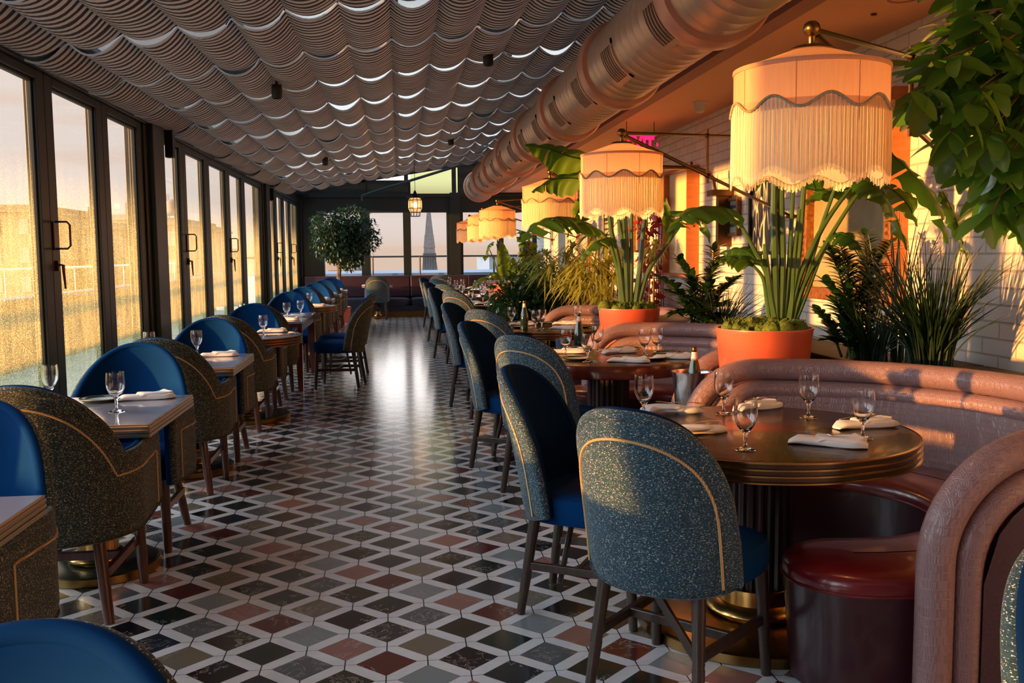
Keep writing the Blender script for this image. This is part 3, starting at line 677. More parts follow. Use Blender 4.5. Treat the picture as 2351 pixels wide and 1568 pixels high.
# booth side tables
TR = [(1.37, 3.54), (1.37, 6.22), (1.37, 8.85), (1.37, 13.2), (1.37, 15.9), (1.37, 19.0)]
for i, (tx, ty) in enumerate(TR):
    place(SC0, tx-.455, ty-.49, rad(-45), 'speckled blue side chair with its back to the camera at the %s round booth table' % ORD[i], 'chair', 'round backed side chairs')
    place(SC0, tx-.60, ty+.25, rad(-118), 'side chair turned to show its dark blue inner back at the %s round booth table' % ORD[i], 'chair', 'round backed side chairs')
place(SC0, -.50, 21.75, 0, 'lone speckled chair with its back to us before the far banquette', 'chair', 'round backed side chairs')
place(SC0, .95, 21.9, rad(-10), 'side chair at the far banquette table behind the last round table', 'chair', 'round backed side chairs')
place(SC0, 1.16, 1.09, rad(180), 'blue chair edge cropped in the bottom right corner', 'chair', 'round backed side chairs')
# ---------------------------------------------------------------- tables
def bands(hw, hd, zt, n=4, th=.062):
    return [zt-th*k/(n-1) for k in range(n)]
def pedestal(root, r, base_r, h, disc):
    b = MB(); n = 96; rows = []
    for z in (.13, h):
        rows.append([((r+(.004 if k % 4 < 2 else -.006))*math.cos(2*PI*k/n), (r+(.004 if k % 4 < 2 else -.006))*math.sin(2*PI*k/n), z) for k in range(n)])
    b.grid(rows, closed_u=True); b.build('fluted_column', M['column'], root)
    MB().lathe([(r+.012, .16), (r+.016, .158), (r+.016, .10), (r+.03, .095), (r+.055, .08), (r+.06, .068), (r+.05, .055), (r+.03, .052), (r+.03, .045)], 48).build('brass_collar', M['brass'], root)
    d = MB().lathe([(0, .047), (base_r-.012, .045), (base_r-.004, .042)], 64).build('base_disc', disc, root)
    MB().lathe([(base_r-.006, .043), (base_r, .038), (base_r, .004), (base_r-.004, 0)], 64).build('base_rim', M['brass_d'], d)
def square_table(x, y, hx, hy, label, group):
    root = empty('bistro_table', (x, y, 0), 0, label, 'table', group)
    b = MB().box(-hx, hx, -hy, hy, .712, .75); b.build('tabletop', M['laminate'], root, smooth=False, bevel=.002)
    b = MB()
    for z0, z1, e in ((.744, .749, .004), (.728, .740, .006), (.712, .724, .006), (.694, .708, .006)):
        e2 = e
        b.box(-hx-e2, hx+e2, -hy-e2, -hy, z0, z1); b.box(-hx-e2, hx+e2, hy, hy+e2, z0, z1); b.box(-hx-e2, -hx, -hy, hy, z0, z1); b.box(hx, hx+e2, -hy, hy, z0, z1)
    b.build('brass_edge', M['palebrass'], root, smooth=False, bevel=.0012)
    MB().box(-hx, hx, -hy, hy, .692, .712).build('underside', M['brass_d'], root, smooth=False)
    pedestal(root, .075, .275, .695, M['greenbase'])
    return root
def round_table(x, y, R, zt, label, group, topm, edge, col=.135, br=.42, disc=None, plain=False):
    root = empty('round_table', (x, y, 0), 0, label, 'table', group)
    MB().lathe([(0, zt), (R-.012, zt), (R-.004, zt-.002)], 96).build('tabletop', topm, root)
    if plain:
        MB().lathe([(R-.005, zt-.002), (R, zt-.008), (R, zt-.078), (R-.006, zt-.084), (0, zt-.084)], 96).build('edge', M['mahog'], root)
    else:
        prof = [(R-.005, zt-.001)]
        for k in range(3):
            z = zt-.004-k*.022; prof += [(R+.003, z), (R+.003, z-.004), (R-.002, z-.006), (R-.002, z-.019)]
        prof += [(R+.003, zt-.070), (R+.003, zt-.074), (R-.01, zt-.076), (0, zt-.076)]
        e_ = MB().lathe(prof, 96).build('table_edge', M['edgewood'], root)
        for zz in (zt-.005, zt-.028, zt-.050, zt-.073): MB().lathe([(R+.001, zz+.004), (R+.006, zz+.0025), (R+.006, zz-.0025), (R+.001, zz-.004)], 96).build('brass_line', edge, e_)
    pedestal(root, col, br, zt-.07, disc or M['brass_d'])
    return root
g = 'window side tables'
lab = ['pale topped bistro table with brass edge, cropped at the left edge', 'square pale bistro table with a goblet and folded napkin, second from the left edge', 'square pale bistro table in front of the blue chair, third along the windows',
       None, None, None, 'small square table far along the windows, first beyond the farther round one', 'small square table far along the windows, second beyond the farther round one', 'small square table far along the windows, last before the tree']
for i, ty in enumerate(TL):
    if lab[i]: square_table(-1.42, ty, .36, .43 if i < 3 else .36, lab[i], g)
square_r = round_table(-1.38, 8.70, .50, .75, 'round bistro table with orange glowing brass edge by the windows', g, M['laminate'], M['brass'], .075, .38, M['greenbase'])
round_table(-1.38, 13.6, .50, .75, 'farther round bistro table beyond the long red legged one', g, M['laminate'], M['brass'], .075, .38, M['greenbase'])
root = empty('dining_table', (-1.45, 11.2, 0), 0, 'long pale topped table on four square red brown legs', 'table', g)
MB().box(-.42, .42, -.82, .82, .725, .75).build('tabletop', M['laminate'], root, smooth=False, bevel=.002)
b = MB().box(-.40, .40, -.80, -.77, .64, .725); b.box(-.40, .40, .77, .80, .64, .725); b.box(-.40, -.37, -.77, .77, .64, .725); b.box(.37, .40, -.77, .77, .64, .725)
b.build('apron', M['mahog'], root, smooth=False, bevel=.002)
for sx_ in (-1, 1):
    for sy2 in (-1, 1):
        b = MB(); rows = []
        for z, w in ((.72, .042), (.64, .042), (0, .026)):
            cx, cy2 = sx_*(.40-w*.9), sy2*(.80-w*.9); rows.append([(cx-w, cy2-w, z), (cx+w, cy2-w, z), (cx+w, cy2+w, z), (cx-w, cy2+w, z)])
        b.grid(rows, closed_u=True, flip=True).build('leg', M['mahog'], root, smooth=False)
g = 'round booth tables'
for i, (tx, ty) in enumerate(TR):
    round_table(tx, ty, .588 if i != 1 else .56, .76, ['nearest round table, dark glossy top with triple brass edge', 'second round table with a plain deep mahogany edge', 'third round table with brass edge and a bottle on it', 'fourth round table, crowded with glasses', 'fifth round table far down the booths', 'last round table at the far end of the booths'][i], g, M['tabletop'], M['brass'], plain=(i == 1), br=.465)
# end banquette
root = empty('banquette', (0, 22.42, 0), 0, 'long plum banquette under the far end windows', 'banquette')
b = MB()
X0, X1 = -2.2, 2.45
for i in range(3):
    a0 = [-2.2, .25, 1.6][i]; a1 = [.24, 1.59, 2.45][i]
    cb_ = cushion(a0, a1, -.1, .42, .26, .46, e=12); cb_.build('seat_cushion', M['navy'], root)
    MB().box(a0, a1, .30, .44, .46, .965).build('back_cushion', M['plum'], root, smooth=False, bevel=.03)
MB().box(X0, X1, -.08, .44, .14, .27).build('base', M['navy'], root, smooth=False)
MB().box(X0, X1, -.05, .44, .0, .14).build('brass_kickplate', M['brass_d'], root, smooth=False)
for x, l in ((-.50, 'small table standing before the far banquette behind the lone chair'), (1.0, 'small table at the right of the far banquette')):
    r = empty('bistro_table', (x, 22.12, 0), 0, l, 'table', 'window side tables')
    MB().box(-.34, .34, -.27, .27, .71, .75).build('tabletop', M['laminate'], r, smooth=False, bevel=.003)
    pedestal(r, .05, .22, .71, M['brass_d'])
# ---------------------------------------------------------------- curved booths
BR = 1.04
def make_booth():
    root = empty('curved_booth', (0, 0, 0))
    a0, a1 = rad(-93), rad(100); L = BR*(a1-a0)
    def S(s, rr, z): a = a0+s/BR; return (rr*math.cos(a), rr*math.sin(a), z)
    def outline(ins, zt, rc, zb=.0):
        pts = [(ins, zb), (ins, zb+.2), (ins, .3)]
        for k in range(13):
            q = PI/2*k/12; pts.append((ins+rc-rc*math.cos(q), zt-rc+rc*math.sin(q)))
        n = 60
        for k in range(1, n): pts.append((ins+rc+(L-2*ins-2*rc)*k/n, zt))
        for k in range(13):
            q = PI/2*(1-k/12); pts.append((L-ins-rc+rc*math.cos(q), zt-rc+rc*math.sin(q)))
        return pts+[(L-ins, .3), (L-ins, zb+.2), (L-ins, zb)]
    o1 = outline(0, .845, .34); o2 = outline(.105, .742, .27)
    MB().tube([S(s, BR, z) for s, z in o1], .056, 14).build('outer_roll', M['vinyl'], root)
    MB().tube([S(s, BR-.008, z) for s, z in o2], .05, 14).build('inner_roll', M['vinyl'], root)
    def ztop(s):
        ins, rc, zt = .13, .27, .715
        for e in (s-ins, L-ins-s):
            if e < rc: q = max(0, e); return zt-rc+math.sqrt(max(0, rc*rc-(rc-q)**2))
        return zt
    N = 70; ss = [.13+(L-.26)*k/N for k in range(N+1)]
    for nm, rr, mt, fl in (('inner_panel', BR-.05, M['vinyl'], False), ('outer_panel', BR+.042, M['velour'], True)):
        rows = [[S(s, rr-(.02*math.sin(PI*j/8) if nm[0] == 'i' else 0), .10+(ztop(s)-.10)*j/8) for s in ss] for j in range(9)]
        MB().grid(rows, flip=not fl).build(nm, mt, root)
    # seat: bent capsule
    rm, hw = .735, .235; b0, b1 = a0-rad(9), a1+rad(7)
    def plan(f):   # closed outline
        pts = []; n = 50
        for k in range(n+1): a = b0+(b1-b0)*k/n; pts.append(((rm+hw*f)*math.cos(a), (rm+hw*f)*math.sin(a)))
        for k in range(1, 12):
            q = PI*k/12; rr = rm+hw*f*math.cos(q); d = hw*f*math.sin(q); pts.append((rr*math.cos(b1)-d*math.sin(b1), rr*math.sin(b1)+d*math.cos(b1)))
        for k in range(n+1): a = b1-(b1-b0)*k/n; pts.append(((rm-hw*f)*math.cos(a), (rm-hw*f)*math.sin(a)))
        for k in range(1, 12):
            q = PI*k/12; rr = rm-hw*f*math.cos(q); d = hw*f*math.sin(q); pts.append((rr*math.cos(b0)+d*math.sin(b0), rr*math.sin(b0)-d*math.cos(b0)))
        return pts
    b = MB(); rows = []
    for f, z in ((.985, .365), (1.0, .375), (1.0, .395), (.975, .415), (.90, .428), (.6, .438), (.25, .441), (.02, .442)): rows.append([(x, y, z) for x, y in plan(f)])
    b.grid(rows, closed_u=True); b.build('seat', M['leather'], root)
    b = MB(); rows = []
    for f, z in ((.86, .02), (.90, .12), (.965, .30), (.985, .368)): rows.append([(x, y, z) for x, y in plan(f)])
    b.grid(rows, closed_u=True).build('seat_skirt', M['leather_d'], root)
    b = MB().tube([(x, y, .370) for x, y in plan(1.0)], .005, 6, closed=True); b.build('seat_piping', M['leather'], root)
    rows = [[S(s, BR+d, z) for s in ss] for d, z in ((.044, 0), (.044, .1), (-.05, .1), (-.05, 0))]
    MB().grid(rows).build('plinth', M['darkgap'], root)
    return root
B0 = make_booth()
BL = ['nearest curved booth in mauve embossed vinyl with burgundy seat', 'second curved booth behind the second round table, its rolled end beside the ice bucket', 'third curved booth, behind the smaller looking planter', 'fourth curved booth, half hidden by foliage', 'fifth curved booth deep in the room', 'last curved booth before the far banquette']
for i, (tx, ty) in enumerate(TR):
    o = B0 if i == 0 else dup(B0)
    o.location = (tx+.28, ty+.16, 0); tag(o, BL[i], 'booth', 'curved booths along the wall')
# raised dark bed between booths and wall carries the plants
# ---------------------------------------------------------------- fringed lamps on wall arms
def make_lamp():
    root = empty('fringed_lamp', (0, 0, 0)); R = .245; n = 120
    b = MB().lathe([(.05, .066), (.10, .050), (.17, .025), (R-.003, .002), (R, -.004)], 8*12)
    b.build('shade_top', M['silk'], root)
    b = MB(); b.lathe([(R, 0), (R, -.15)], 96)
    for k in range(8):
        a = PI*2*k/8+.2; b.tube([((R+.001)*math.cos(a), (R+.001)*math.sin(a), 0), ((R+.001)*math.cos(a), (R+.001)*math.sin(a), -.19)], .0015, 4)
    b.lathe([(R+.003, .002), (R+.004, -.004), (R+.003, -.012), (R, -.012)], 96)
    b.build('silk_drum', M['silk'], root)
    def wave(a): return -.128-.019*math.cos(9*a)
    pts = [((R+.006)*math.cos(2*PI*k/180), (R+.006)*math.sin(2*PI*k/180), wave(2*PI*k/180)) for k in range(180)]
    MB().tube(pts, .0075, 6, closed=True, flat=.6).build('braid_trim', M['braid'], root)
    b = MB(); rnd = random.Random(2); N = 420
    for k in range(N):
        a = 2*PI*k/N; r0 = R+.003+.002*math.sin(k*1.7); zt = wave(a)+.002; zb = -.345+(-.019*math.cos(9*a))-.012+rnd.uniform(-.007, .007); w = 2*PI*R/N*.47
        ca, sa = math.cos(a), math.sin(a); j = rnd.uniform(-.0012, .0012)
        ps = [(r0*ca, r0*sa, zt), ((r0+.001)*ca-j*sa, (r0+.001)*sa+j*ca, (zt+zb)/2), ((r0+.001)*ca, (r0+.001)*sa, zb)]
        b.tube(ps, w*1.05, 3, cap=False)
    b.build('fringe', M['fringe'], root)
    b = MB(); rows = []
    for q in range(5):
        rows.append([((R-.001-.004*(k % 2))*math.cos(2*PI*k/240), (R-.001-.004*(k % 2))*math.sin(2*PI*k/240), -.12+(-.215-.015*math.cos(9*2*PI*k/240))*q/4) for k in range(240)])
    b.grid(rows, closed_u=True).build('under_fringe', M['fringe'], root)
    MB().lathe([(.0, .158), (.014, .155), (.024, .146), (.028, .132), (.024, .118), (.014, .109), (.012, .104), (.012, .082), (.05, .077), (.066, .069), (.07, .064), (0, .064)], 24).build('finial', M['brass_d'], root)
    MB().lathe([(0, -.05), (.02, -.055), (.03, -.09), (.03, -.12), (.018, -.15), (0, -.155)], 16).build('bulb', M['plate_w'], root)
    MB().tube([(0, 0, -.05), (0, 0, .10)], .008, 8).build('stem', M['bronze'], root)
    # swing arm: top rod, diagonal rod, strut, wall bracket
    ex, ey = XR-.06-1.343, 1.95
    top = Vector((0, 0, .13)); e1 = Vector((ex, ey, .34)); e2 = Vector((ex, ey, -.30)); low = Vector((0.02, .02, .118))
    b = MB(); b.tube([top, e1], .0105, 8); b.tube([low, e2], .0125, 8)
    p1 = top.lerp(e1, .42); p2 = low.lerp(e2, .42)
    b.tube([p1+Vector((0, 0, .045)), p2-Vector((0, 0, .05))], .011, 8)
    for p, r in ((p1, .02), (p2, .023)): b.lathe([(0, r), (r*.7, r*.7), (r, 0), (r*.7, -r*.7), (0, -r)], 12, p)
    b.build('arm', M['bronze'], root)
    b = MB(); b.tube([e1+Vector((0, 0, .07)), e2-Vector((0, 0, .12))], .014, 10)
    for p in (e1, e2): b.lathe([(0, .03), (.02, .022), (.03, 0), (.02, -.022), (0, -.03)], 12, p); b.tube([p, p+Vector((.06, 0, 0))], .012, 8)
    b.tube([e2+Vector((0, -.11, 0)), e2+Vector((0, .11, 0))], .012, 8)
    b.build('wall_bracket', M['bronze'], root)
    return root
LY = [3.05, 5.73, 8.5, 13.1, 15.4, 18.3]
L0 = make_lamp()
ll = ['largest cream fringed lampshade, above the nearest round table', 'fringed lampshade in front of the exit sign, second from the right', 'fringed lampshade partly behind a lit banana leaf, third from the right', 'peach glowing fringed lampshade in front of a far window', 'fringed lampshade overlapped by the peach glowing one', 'farthest and smallest fringed lampshade']
for i, y in enumerate(LY):
    o = L0 if i == 0 else dup(L0, rz=.35*i)
    if i: # keep the swing arms parallel: only the shade turns with the arm, so undo the turn
        o.rotation_euler = (0, 0, 0)
    o.location = (1.343, y, 2.035); tag(o, ll[i], 'lamp', 'fringed wall arm lamps')
    ld = bpy.data.lights.new('bulb_light', 'POINT'); ld.energy = 4.6 if i < 2 else 1.3; ld.color = (1, .52, .22); ld.shadow_soft_size = .04
    lo = bpy.data.objects.new('bulb_light', ld); COL.objects.link(lo); lo.parent = o; lo.location = (0, 0, -.23)
# ---------------------------------------------------------------- things on the brick wall
M['gilt'] = noisy('carved gilt frame', (.20, .07, .02), (.42, .17, .05), .45, 40, .4, bump=.8, bs=60)
M['orangewood'] = noisy('orange stained wood', (.42, .12, .03), (.52, .17, .05), .35, 2, sc=(1, 1, 12))
M['mirror'] = noisy('mirror glass with painted reflection', (.22, .18, .10), (.42, .34, .19), .55, 3, 0, spec=.2)  # matte face with the golden reflection painted into its mottled colour
def framed(name, label, cat, y0, y1, z0, z1, fw, fm, dep, face, carve=False, side=None):
    root = empty(name, (XR, (y0+y1)/2, z0), 0, label, cat); X = -dep
    hy = (y1-y0)/2; h = z1-z0; b = MB()
    for a0, a1, c0, c1 in ((-hy, -hy+fw, 0, h), (hy-fw, hy, 0, h), (-hy+fw, hy-fw, 0, fw), (-hy+fw, hy-fw, h-fw, h)): b.box(X, -.002, a0, a1, c0, c1)
    b.build('frame', fm, root, smooth=False, bevel=.008)
    MB().grid([[(X*.45, -hy+fw, fw), (X*.45, hy-fw, fw)], [(X*.45, -hy+fw, h-fw), (X*.45, hy-fw, h-fw)]]).build('face', face, root, smooth=False)
    if carve:
        c = MB()
        for k in range(int(h/.05)):
            for yy in (-hy+fw*.5, hy-fw*.5): c.lathe([(0, -.014), (.018, 0), (0, .014)], 6, (X-.003, yy, .03+k*.05))
        c.build('carving', fm, root)
    if side: MB().box(X-.004, -.001, -hy-.006, -hy, 0, h).build('frame_side', side, root, smooth=False)
    return root
framed('wall_mirror', 'large wall mirror in carved gilt frame behind the reeds', 'mirror', 5.95, 7.35, 1.08, 2.50, .09, M['gilt'], .12, M['mirror'], True, M['orangewood'])
M['yellow'] = noisy('ochre lit blank canvas', (.80, .62, .34), (.86, .70, .42), .5, 2)
framed('blank_panel', 'tall blank cream panel in an orange wood box frame', 'panel', 10.35, 11.35, 1.17, 2.40, .035, M['orangewood'], .14, M['yellow'], False, M['orangewood'])
m = M['art'] = mat('abstract ink print', (.7, .68, .6), .35); t = NT(m)
nz = t.noise(t.co((1, 3.2, 1.1)), 1.7, 0, .5, 2.2)
t.col(t.ramp(nz, [(0, (.012, .012, .012)), (.44, (.012, .012, .012)), (.46, (.62, .60, .52)), (.56, (.62, .60, .52)), (.58, (.18, .15, .12)), (.66, (.02, .02, .02))]))
framed('ink_print', 'tall black and cream abstract print behind the big banana stalks', 'picture', 8.05, 8.72, 1.42, 2.10, .03, M['black'], .05, M['art'])
m = M['doc'] = mat('small text print', (.6, .58, .5), .4); t = NT(m); sx = t.add('ShaderNodeSeparateXYZ'); t.link(t.co((1, 1, 1)), sx.inputs[0])
st = t.math('LESS_THAN', t.math('FRACT', t.math('MULTIPLY', sx.outputs[2], 11)), .35); t.col(t.mix(st, (.40, .44, .38), (.05, .07, .06)))
framed('small_picture', 'small dark framed print left of the tall abstract print', 'picture', 9.02, 9.40, 1.60, 1.98, .035, M['gilt'], .05, M['doc'])
framed('narrow_mirror', 'narrow bright mirror beside the red climbing plant', 'mirror', 12.55, 13.15, 1.45, 2.05, .03, M['gilt'], .05, M['mirror'])
m = M['oval'] = mat('print with pale oval', (.3, .33, .3), .3)
r = framed('oval_picture', 'picture with a pale oval in an orange frame, seen between far plants', 'picture', 16.3, 17.3, 1.20, 1.95, .06, M['orangewood'], .07, M['oval'])
MB().lathe([(0, .22), (.05, .19), (.10, .10), (.12, 0), (.10, -.10), (.05, -.19), (0, -.22)], 20, (-.03, 0, .38)).build('oval', M['napkin'], r)
framed('dark_picture', 'dark framed picture near the far corner of the brick wall', 'picture', 14.6, 15.2, 1.35, 2.0, .05, M['black'], .05, M['doc'])
M['cream'] = noisy('cream window shutter', (.55, .52, .42), (.64, .60, .50), .6, 3)
b = MB()
for y in (18.4, 19.5, 20.6): b.box(XR-.05, XR-.002, y, y+.9, 1.0, 2.5)
framed('shutter_panel', 'pale slim shutter panels near the far end of the brick wall', 'panel', 18.6, 20.4, 1.0, 2.3, .08, M['cream'], .05, M['cream'])
# curved pipe bracket holding the next lamp arm
b = MB(); b.tube([(2.05, 8.95, 2.27), (2.9, 9.25, 2.27), (3.05, 9.3, 2.24), (3.12, 9.32, 2.17), (3.14, 9.33, 2.05)], .017, 10); b.box(3.08, 3.30, 9.24, 9.42, 2.00, 2.06); b.box(3.16, 3.30, 9.29, 9.37, 1.5, 2.0)
b.tube([(3.14, 9.33, 1.52), (3.14, 9.33, 1.40)], .05, 10)
tag(b.build('wall_pipe_bracket', M['bronze']), 'bent bronze pipe on a dark wall bracket beside the blank panel', 'pipe')
# exit signs
def neon(name, col, st):
    m = bpy.data.materials.new(name); m.use_nodes = True; n = m.node_tree.nodes; n.clear(); e = n.new('ShaderNodeEmission'); o = n.new('ShaderNodeOutputMaterial')
    e.inputs[0].default_value = (*col, 1); e.inputs[1].default_value = st; m.node_tree.links.new(e.outputs[0], o.inputs[0]); return m
M['neon'] = neon('pink exit lettering', (1, .012, .10), 2.2)
M['acryl'] = pane('clear acrylic sign plate', (1, .80, .82), .0, .05)
def exit_sign(p, w, label, arrow=True):
    r = empty('exit_sign', p, 0, label, 'sign', 'hanging exit signs'); h = w*.56
    MB().box(-w/2, w/2, -.004, .004, -h/2, h/2).build('sign_plate', M['acryl'], r, smooth=False)
    cu = bpy.data.curves.new('exit_text', 'FONT'); cu.body = 'EXIT'; cu.size = h*.86; cu.extrude = .002; cu.align_x = 'CENTER'; cu.offset = h*.035
    to = bpy.data.objects.new('tmp', cu); COL.objects.link(to); dg = bpy.context.evaluated_depsgraph_get(); me = bpy.data.meshes.new_from_object(to.evaluated_get(dg)); bpy.data.objects.remove(to)
    me.materials.clear(); me.materials.append(M['neon'])
    for v in me.vertices: v.co = Vector((v.co.x*.98*w/(h*2.2), -.008-v.co.z, v.co.y*1.42-h*.44))
    o = bpy.data.objects.new('lettering', me); COL.objects.link(o); o.parent = r
    MB().box(-w*.47, w*.47, -.01, -.006, h*.43, h*.47).build('light_strip', M['neon'], r, smooth=False)
    if arrow:
        b = MB(); b.v += [(w*.47, -.010, -.03), (w*.53, -.010, 0.0), (w*.47, -.010, .03)]; b.f.append((0, 1, 2)); b.m.append(0); b.build('arrow', M['neon'], r, smooth=False)
    b = MB(); b.tube([(-w*.4, 0, h/2), (-w*.4, 0, ZS-p[2])], .004, 6); b.tube([(w*.4, 0, h/2), (w*.4, 0, ZS-p[2])], .004, 6); b.build('hanger', M['bronze'], r)
p = at(1470, 332, 10.6); exit_sign((p.x, p.y, p.z), .39, 'pink lit hanging exit sign behind the second fringed lamp')
p = at(1310, 408, 16.4); exit_sign((p.x, p.y, p.z), .40, 'farther pink exit sign above the lit banana leaf')
# lantern at the far end
r = empty('hanging_lantern', (.315, 18.0, 2.36), 0, 'glass barrel lantern hanging before the far windows', 'lantern')
M['amber'] = pane('amber ribbed lantern glass', (1, .74, .58), 1.2, .08, (1, .75, .55)); M['bulbglow'] = neon('glowing bulb', (1, .62, .28), 22)
prof = [(.088, .135), (.125, .09), (.128, -.06), (.092, -.13)]
MB().lathe(prof, 10).build('glass_barrel', M['amber'], r, smooth=False)
b = MB()
for k in range(10):
    a = 2*PI*k/10; b.tube([(q*math.cos(a), q*math.sin(a), z) for q, z in prof]+[(.085*math.cos(a), .085*math.sin(a), -.205)], .006, 4)
for q, z in prof+[(.085, -.205)]: b.tube([(q*math.cos(2*PI*k/10), q*math.sin(2*PI*k/10), z) for k in range(10)], .006, 4, closed=True)
b.lathe([(.15, .135), (.15, .145), (.08, .155), (.045, .19), (.02, .25), (.01, .27)], 16)
b.build('metal_cage', M['blacksteel'], r)
MB().lathe([(0, .055), (.035, .045), (.05, 0), (.035, -.045), (0, -.055)], 16).build('bulb', M['bulbglow'], r)
MB().tube([(0, 0, .26), (0, 0, roofz(.3)-2.36)], .005, 6).build('chain', M['black'], r)
# ---------------------------------------------------------------- table ware
def make_goblet():
    r = empty('water_goblet', (0, 0, 0))
    o_ = [(0, 0), (.036, 0), (.0365, .002), (.030, .004), (.012, .008), (.006, .014), (.005, .03), (.0075, .042), (.006, .052), (.012, .062), (.028, .082), (.038, .105), (.0415, .128), (.0405, .155), (.0385, .180)]
    i_ = [(.0372, .180), (.0392, .155), (.0400, .128), (.0365, .106), (.027, .085), (.012, .068), (0, .065)]
    MB().lathe(o_+i_, 28).build('glass', M['goblet'], r); return r
def make_napkin():
    r = empty('folded_napkin', (0, 0, 0)); rnd = random.Random(5)
    def slab(L, Wd, h, x0=0, y0=0, rot=0, zo=0, roll=0):
        b = MB(); rows = []; nu, nv = 18, 12
        for i in range(nu+1):
            f = i/nu; x = x0+L*(f-.5); row = []
            w = Wd*(.62+.38*f+.10*math.sin(f*PI))*(1-.35*max(0, f-.85)/.15)
            for k in range(nv):
                a = 2*PI*k/nv; c, s = math.cos(a), math.sin(a)
                e = .35; cc = abs(c)**e*(1 if c > 0 else -1); ss_ = abs(s)**.6*(1 if s > 0 else -1)
                yy = y0+cc*w/2+.010*math.sin(f*5+zo*80)+(.012*math.sin(f*PI*2) if c > 0 else 0); z = zo+h/2+ss_*h/2*(1+.35*math.sin(f*6+c*2.5))+(roll*max(0, f-.75)/.25 if s > 0 else 0)
                ef = min(1, .35+.65*min(f, 1-f)/.10); z = zo+(z-zo)*ef+.002; yy = y0+(yy-y0)*(.8+.2*ef)
                ca, sa = math.cos(rot), math.sin(rot); row.append((x*ca-yy*sa, x*sa+yy*ca, max(.001, z)))
            rows.append(row)
        b.grid(rows, closed_u=True); b.fan(rows[0], 0, True); b.fan(rows[-1], 0); return b
    slab(.27, .092, .022, roll=.012).build('cloth', M['napkin'], r)
    slab(.17, .105, .016, x0=.045, rot=.42, zo=.015, roll=.008).build('wrapped_fold', M['napkin'], r)
    return r
def make_fork():
    r = empty('dinner_fork', (0, 0, 0)); b = MB()
    def strip(P, w, t=.0012):
        rows = []
        for (x, y, z), ww in zip(P, w): rows.append([(x, y-ww, z-t), (x, y+ww, z-t), (x, y+ww, z+t), (x, y-ww, z+t)])
        b.grid(rows, closed_u=True); b.fan(rows[0], 0, True); b.fan(rows[-1], 0)
    strip([(.09, 0, .004), (.03, 0, .010), (-.03, 0, .008), (-.045, 0, .006), (-.055, 0, .008)], [.006, .003, .003, .010, .0115])
    for k in range(4): y = -.0095+k*.0063; strip([(-.054, y, .008), (-.08, y, .012), (-.102, y, .013)], [.0017, .0015, .0008], .0008)
    b.build('fork', M['steel'], r, smooth=False); return r
def make_plate():
    r = empty('side_plate', (0, 0, 0))
    MB().lathe([(0, .006), (.062, .006), (.070, .009)], 40).build('centre', M['plate_w'], r)
    MB().lathe([(.070, .009), (.098, .016), (.101, .0165), (.098, .013), (.066, .003), (.05, 0), (0, 0)], 40).build('rim', M['plate_g'], r)
    MB().tube([(.100*math.cos(2*PI*k/40), .100*math.sin(2*PI*k/40), .0165) for k in range(40)], .0012, 4, closed=True).build('gold_line', M['brass'], r)
    return r
G0, N0, F0, P0 = make_goblet(), make_napkin(), make_fork(), make_plate()
ZT = .761
def gob(x, y, l, z=ZT, g='water goblets'): place(G0, x, y, random.Random(x*77+y).uniform(0, 6), l, 'glass', g, z)
def nap(x, y, a, l, z=ZT, fork=True, g='folded napkins', fl=None, fa=0):
    place(N0, x, y, rad(a), l, 'napkin', g, z)
    if fork: place(F0, x-.03*math.cos(rad(a)), y-.03*math.sin(rad(a)), rad(a+fa+180), fl, 'fork', 'forks on the napkins', z+.034)
def plt(x, y, l, z=ZT): place(P0, x, y, 0, l, 'plate', 'green rimmed plates', z)
T1 = 'on the nearest round table'
gob(1.00, 3.86, 'goblet standing left, just over the tweed chair back, '+T1); gob(1.364, 3.917, 'goblet at the back left before the booth roll, '+T1); gob(1.187, 3.18, 'goblet nearest the camera, front edge, '+T1)
gob(1.675, 3.764, 'goblet at the back right, centre of the booth behind, '+T1); gob(1.685, 3.314, 'rightmost goblet, beside two napkins, '+T1)
nap(1.16, 3.99, 172, 'napkin behind the leftmost goblet '+T1, fl='fork lying on the napkin behind the leftmost goblet '+T1)
nap(1.11, 3.50, 200, 'napkin peeking past the tweed chair back '+T1, fl='fork whose tines show past the tweed chair back')
nap(1.545, 4.0, 30, 'napkin behind the front goblet, far edge of the nearest table', fl='fork in the napkin at the far edge of the nearest table', fa=8)
nap(1.80, 3.52, 12, 'napkin with knife behind the rightmost goblet '+T1, fl='fork under the rightmost goblet '+T1)
nap(1.50, 3.205, -28, 'large folded napkin at the front right '+T1, fl='fork on the large front napkin '+T1, fa=-12)
T2 = 'on the second, plain mahogany round table'
for x, y, l in ((1.095, 6.30, 'left goblet beside the chair back '), (1.176, 5.95, 'front left goblet beside the green plate '), (1.371, 6.576, 'goblet at the back beside the bottle '), (1.618, 6.233, 'goblet in the middle of the right half '), (1.724, 6.311, 'tallest looking goblet at right ')): gob(x, y, l+T2)
for x, y, l in ((1.13, 6.08, 'green rimmed plate at front left '), (1.60, 6.62, 'green rimmed plate at the back '), (1.60, 6.01, 'green rimmed plate at front right '), (1.80, 6.30, 'green rimmed plate near the right edge ')): plt(x, y, l+T2)
nap(1.153, 6.50, 0, 'napkin behind the left goblet '+T2, fl='fork on the left napkin '+T2)
nap(1.424, 5.88, -20, 'napkin at the front edge '+T2, fl='fork with tines up on the front napkin '+T2)
nap(1.50, 6.45, 20, 'napkin behind the middle goblets '+T2, fl='fork on the back napkin '+T2)
nap(1.757, 6.02, -8, 'rolled napkin at the right edge '+T2, fl='fork on the rolled right napkin '+T2)
T3 = 'on the third round table'
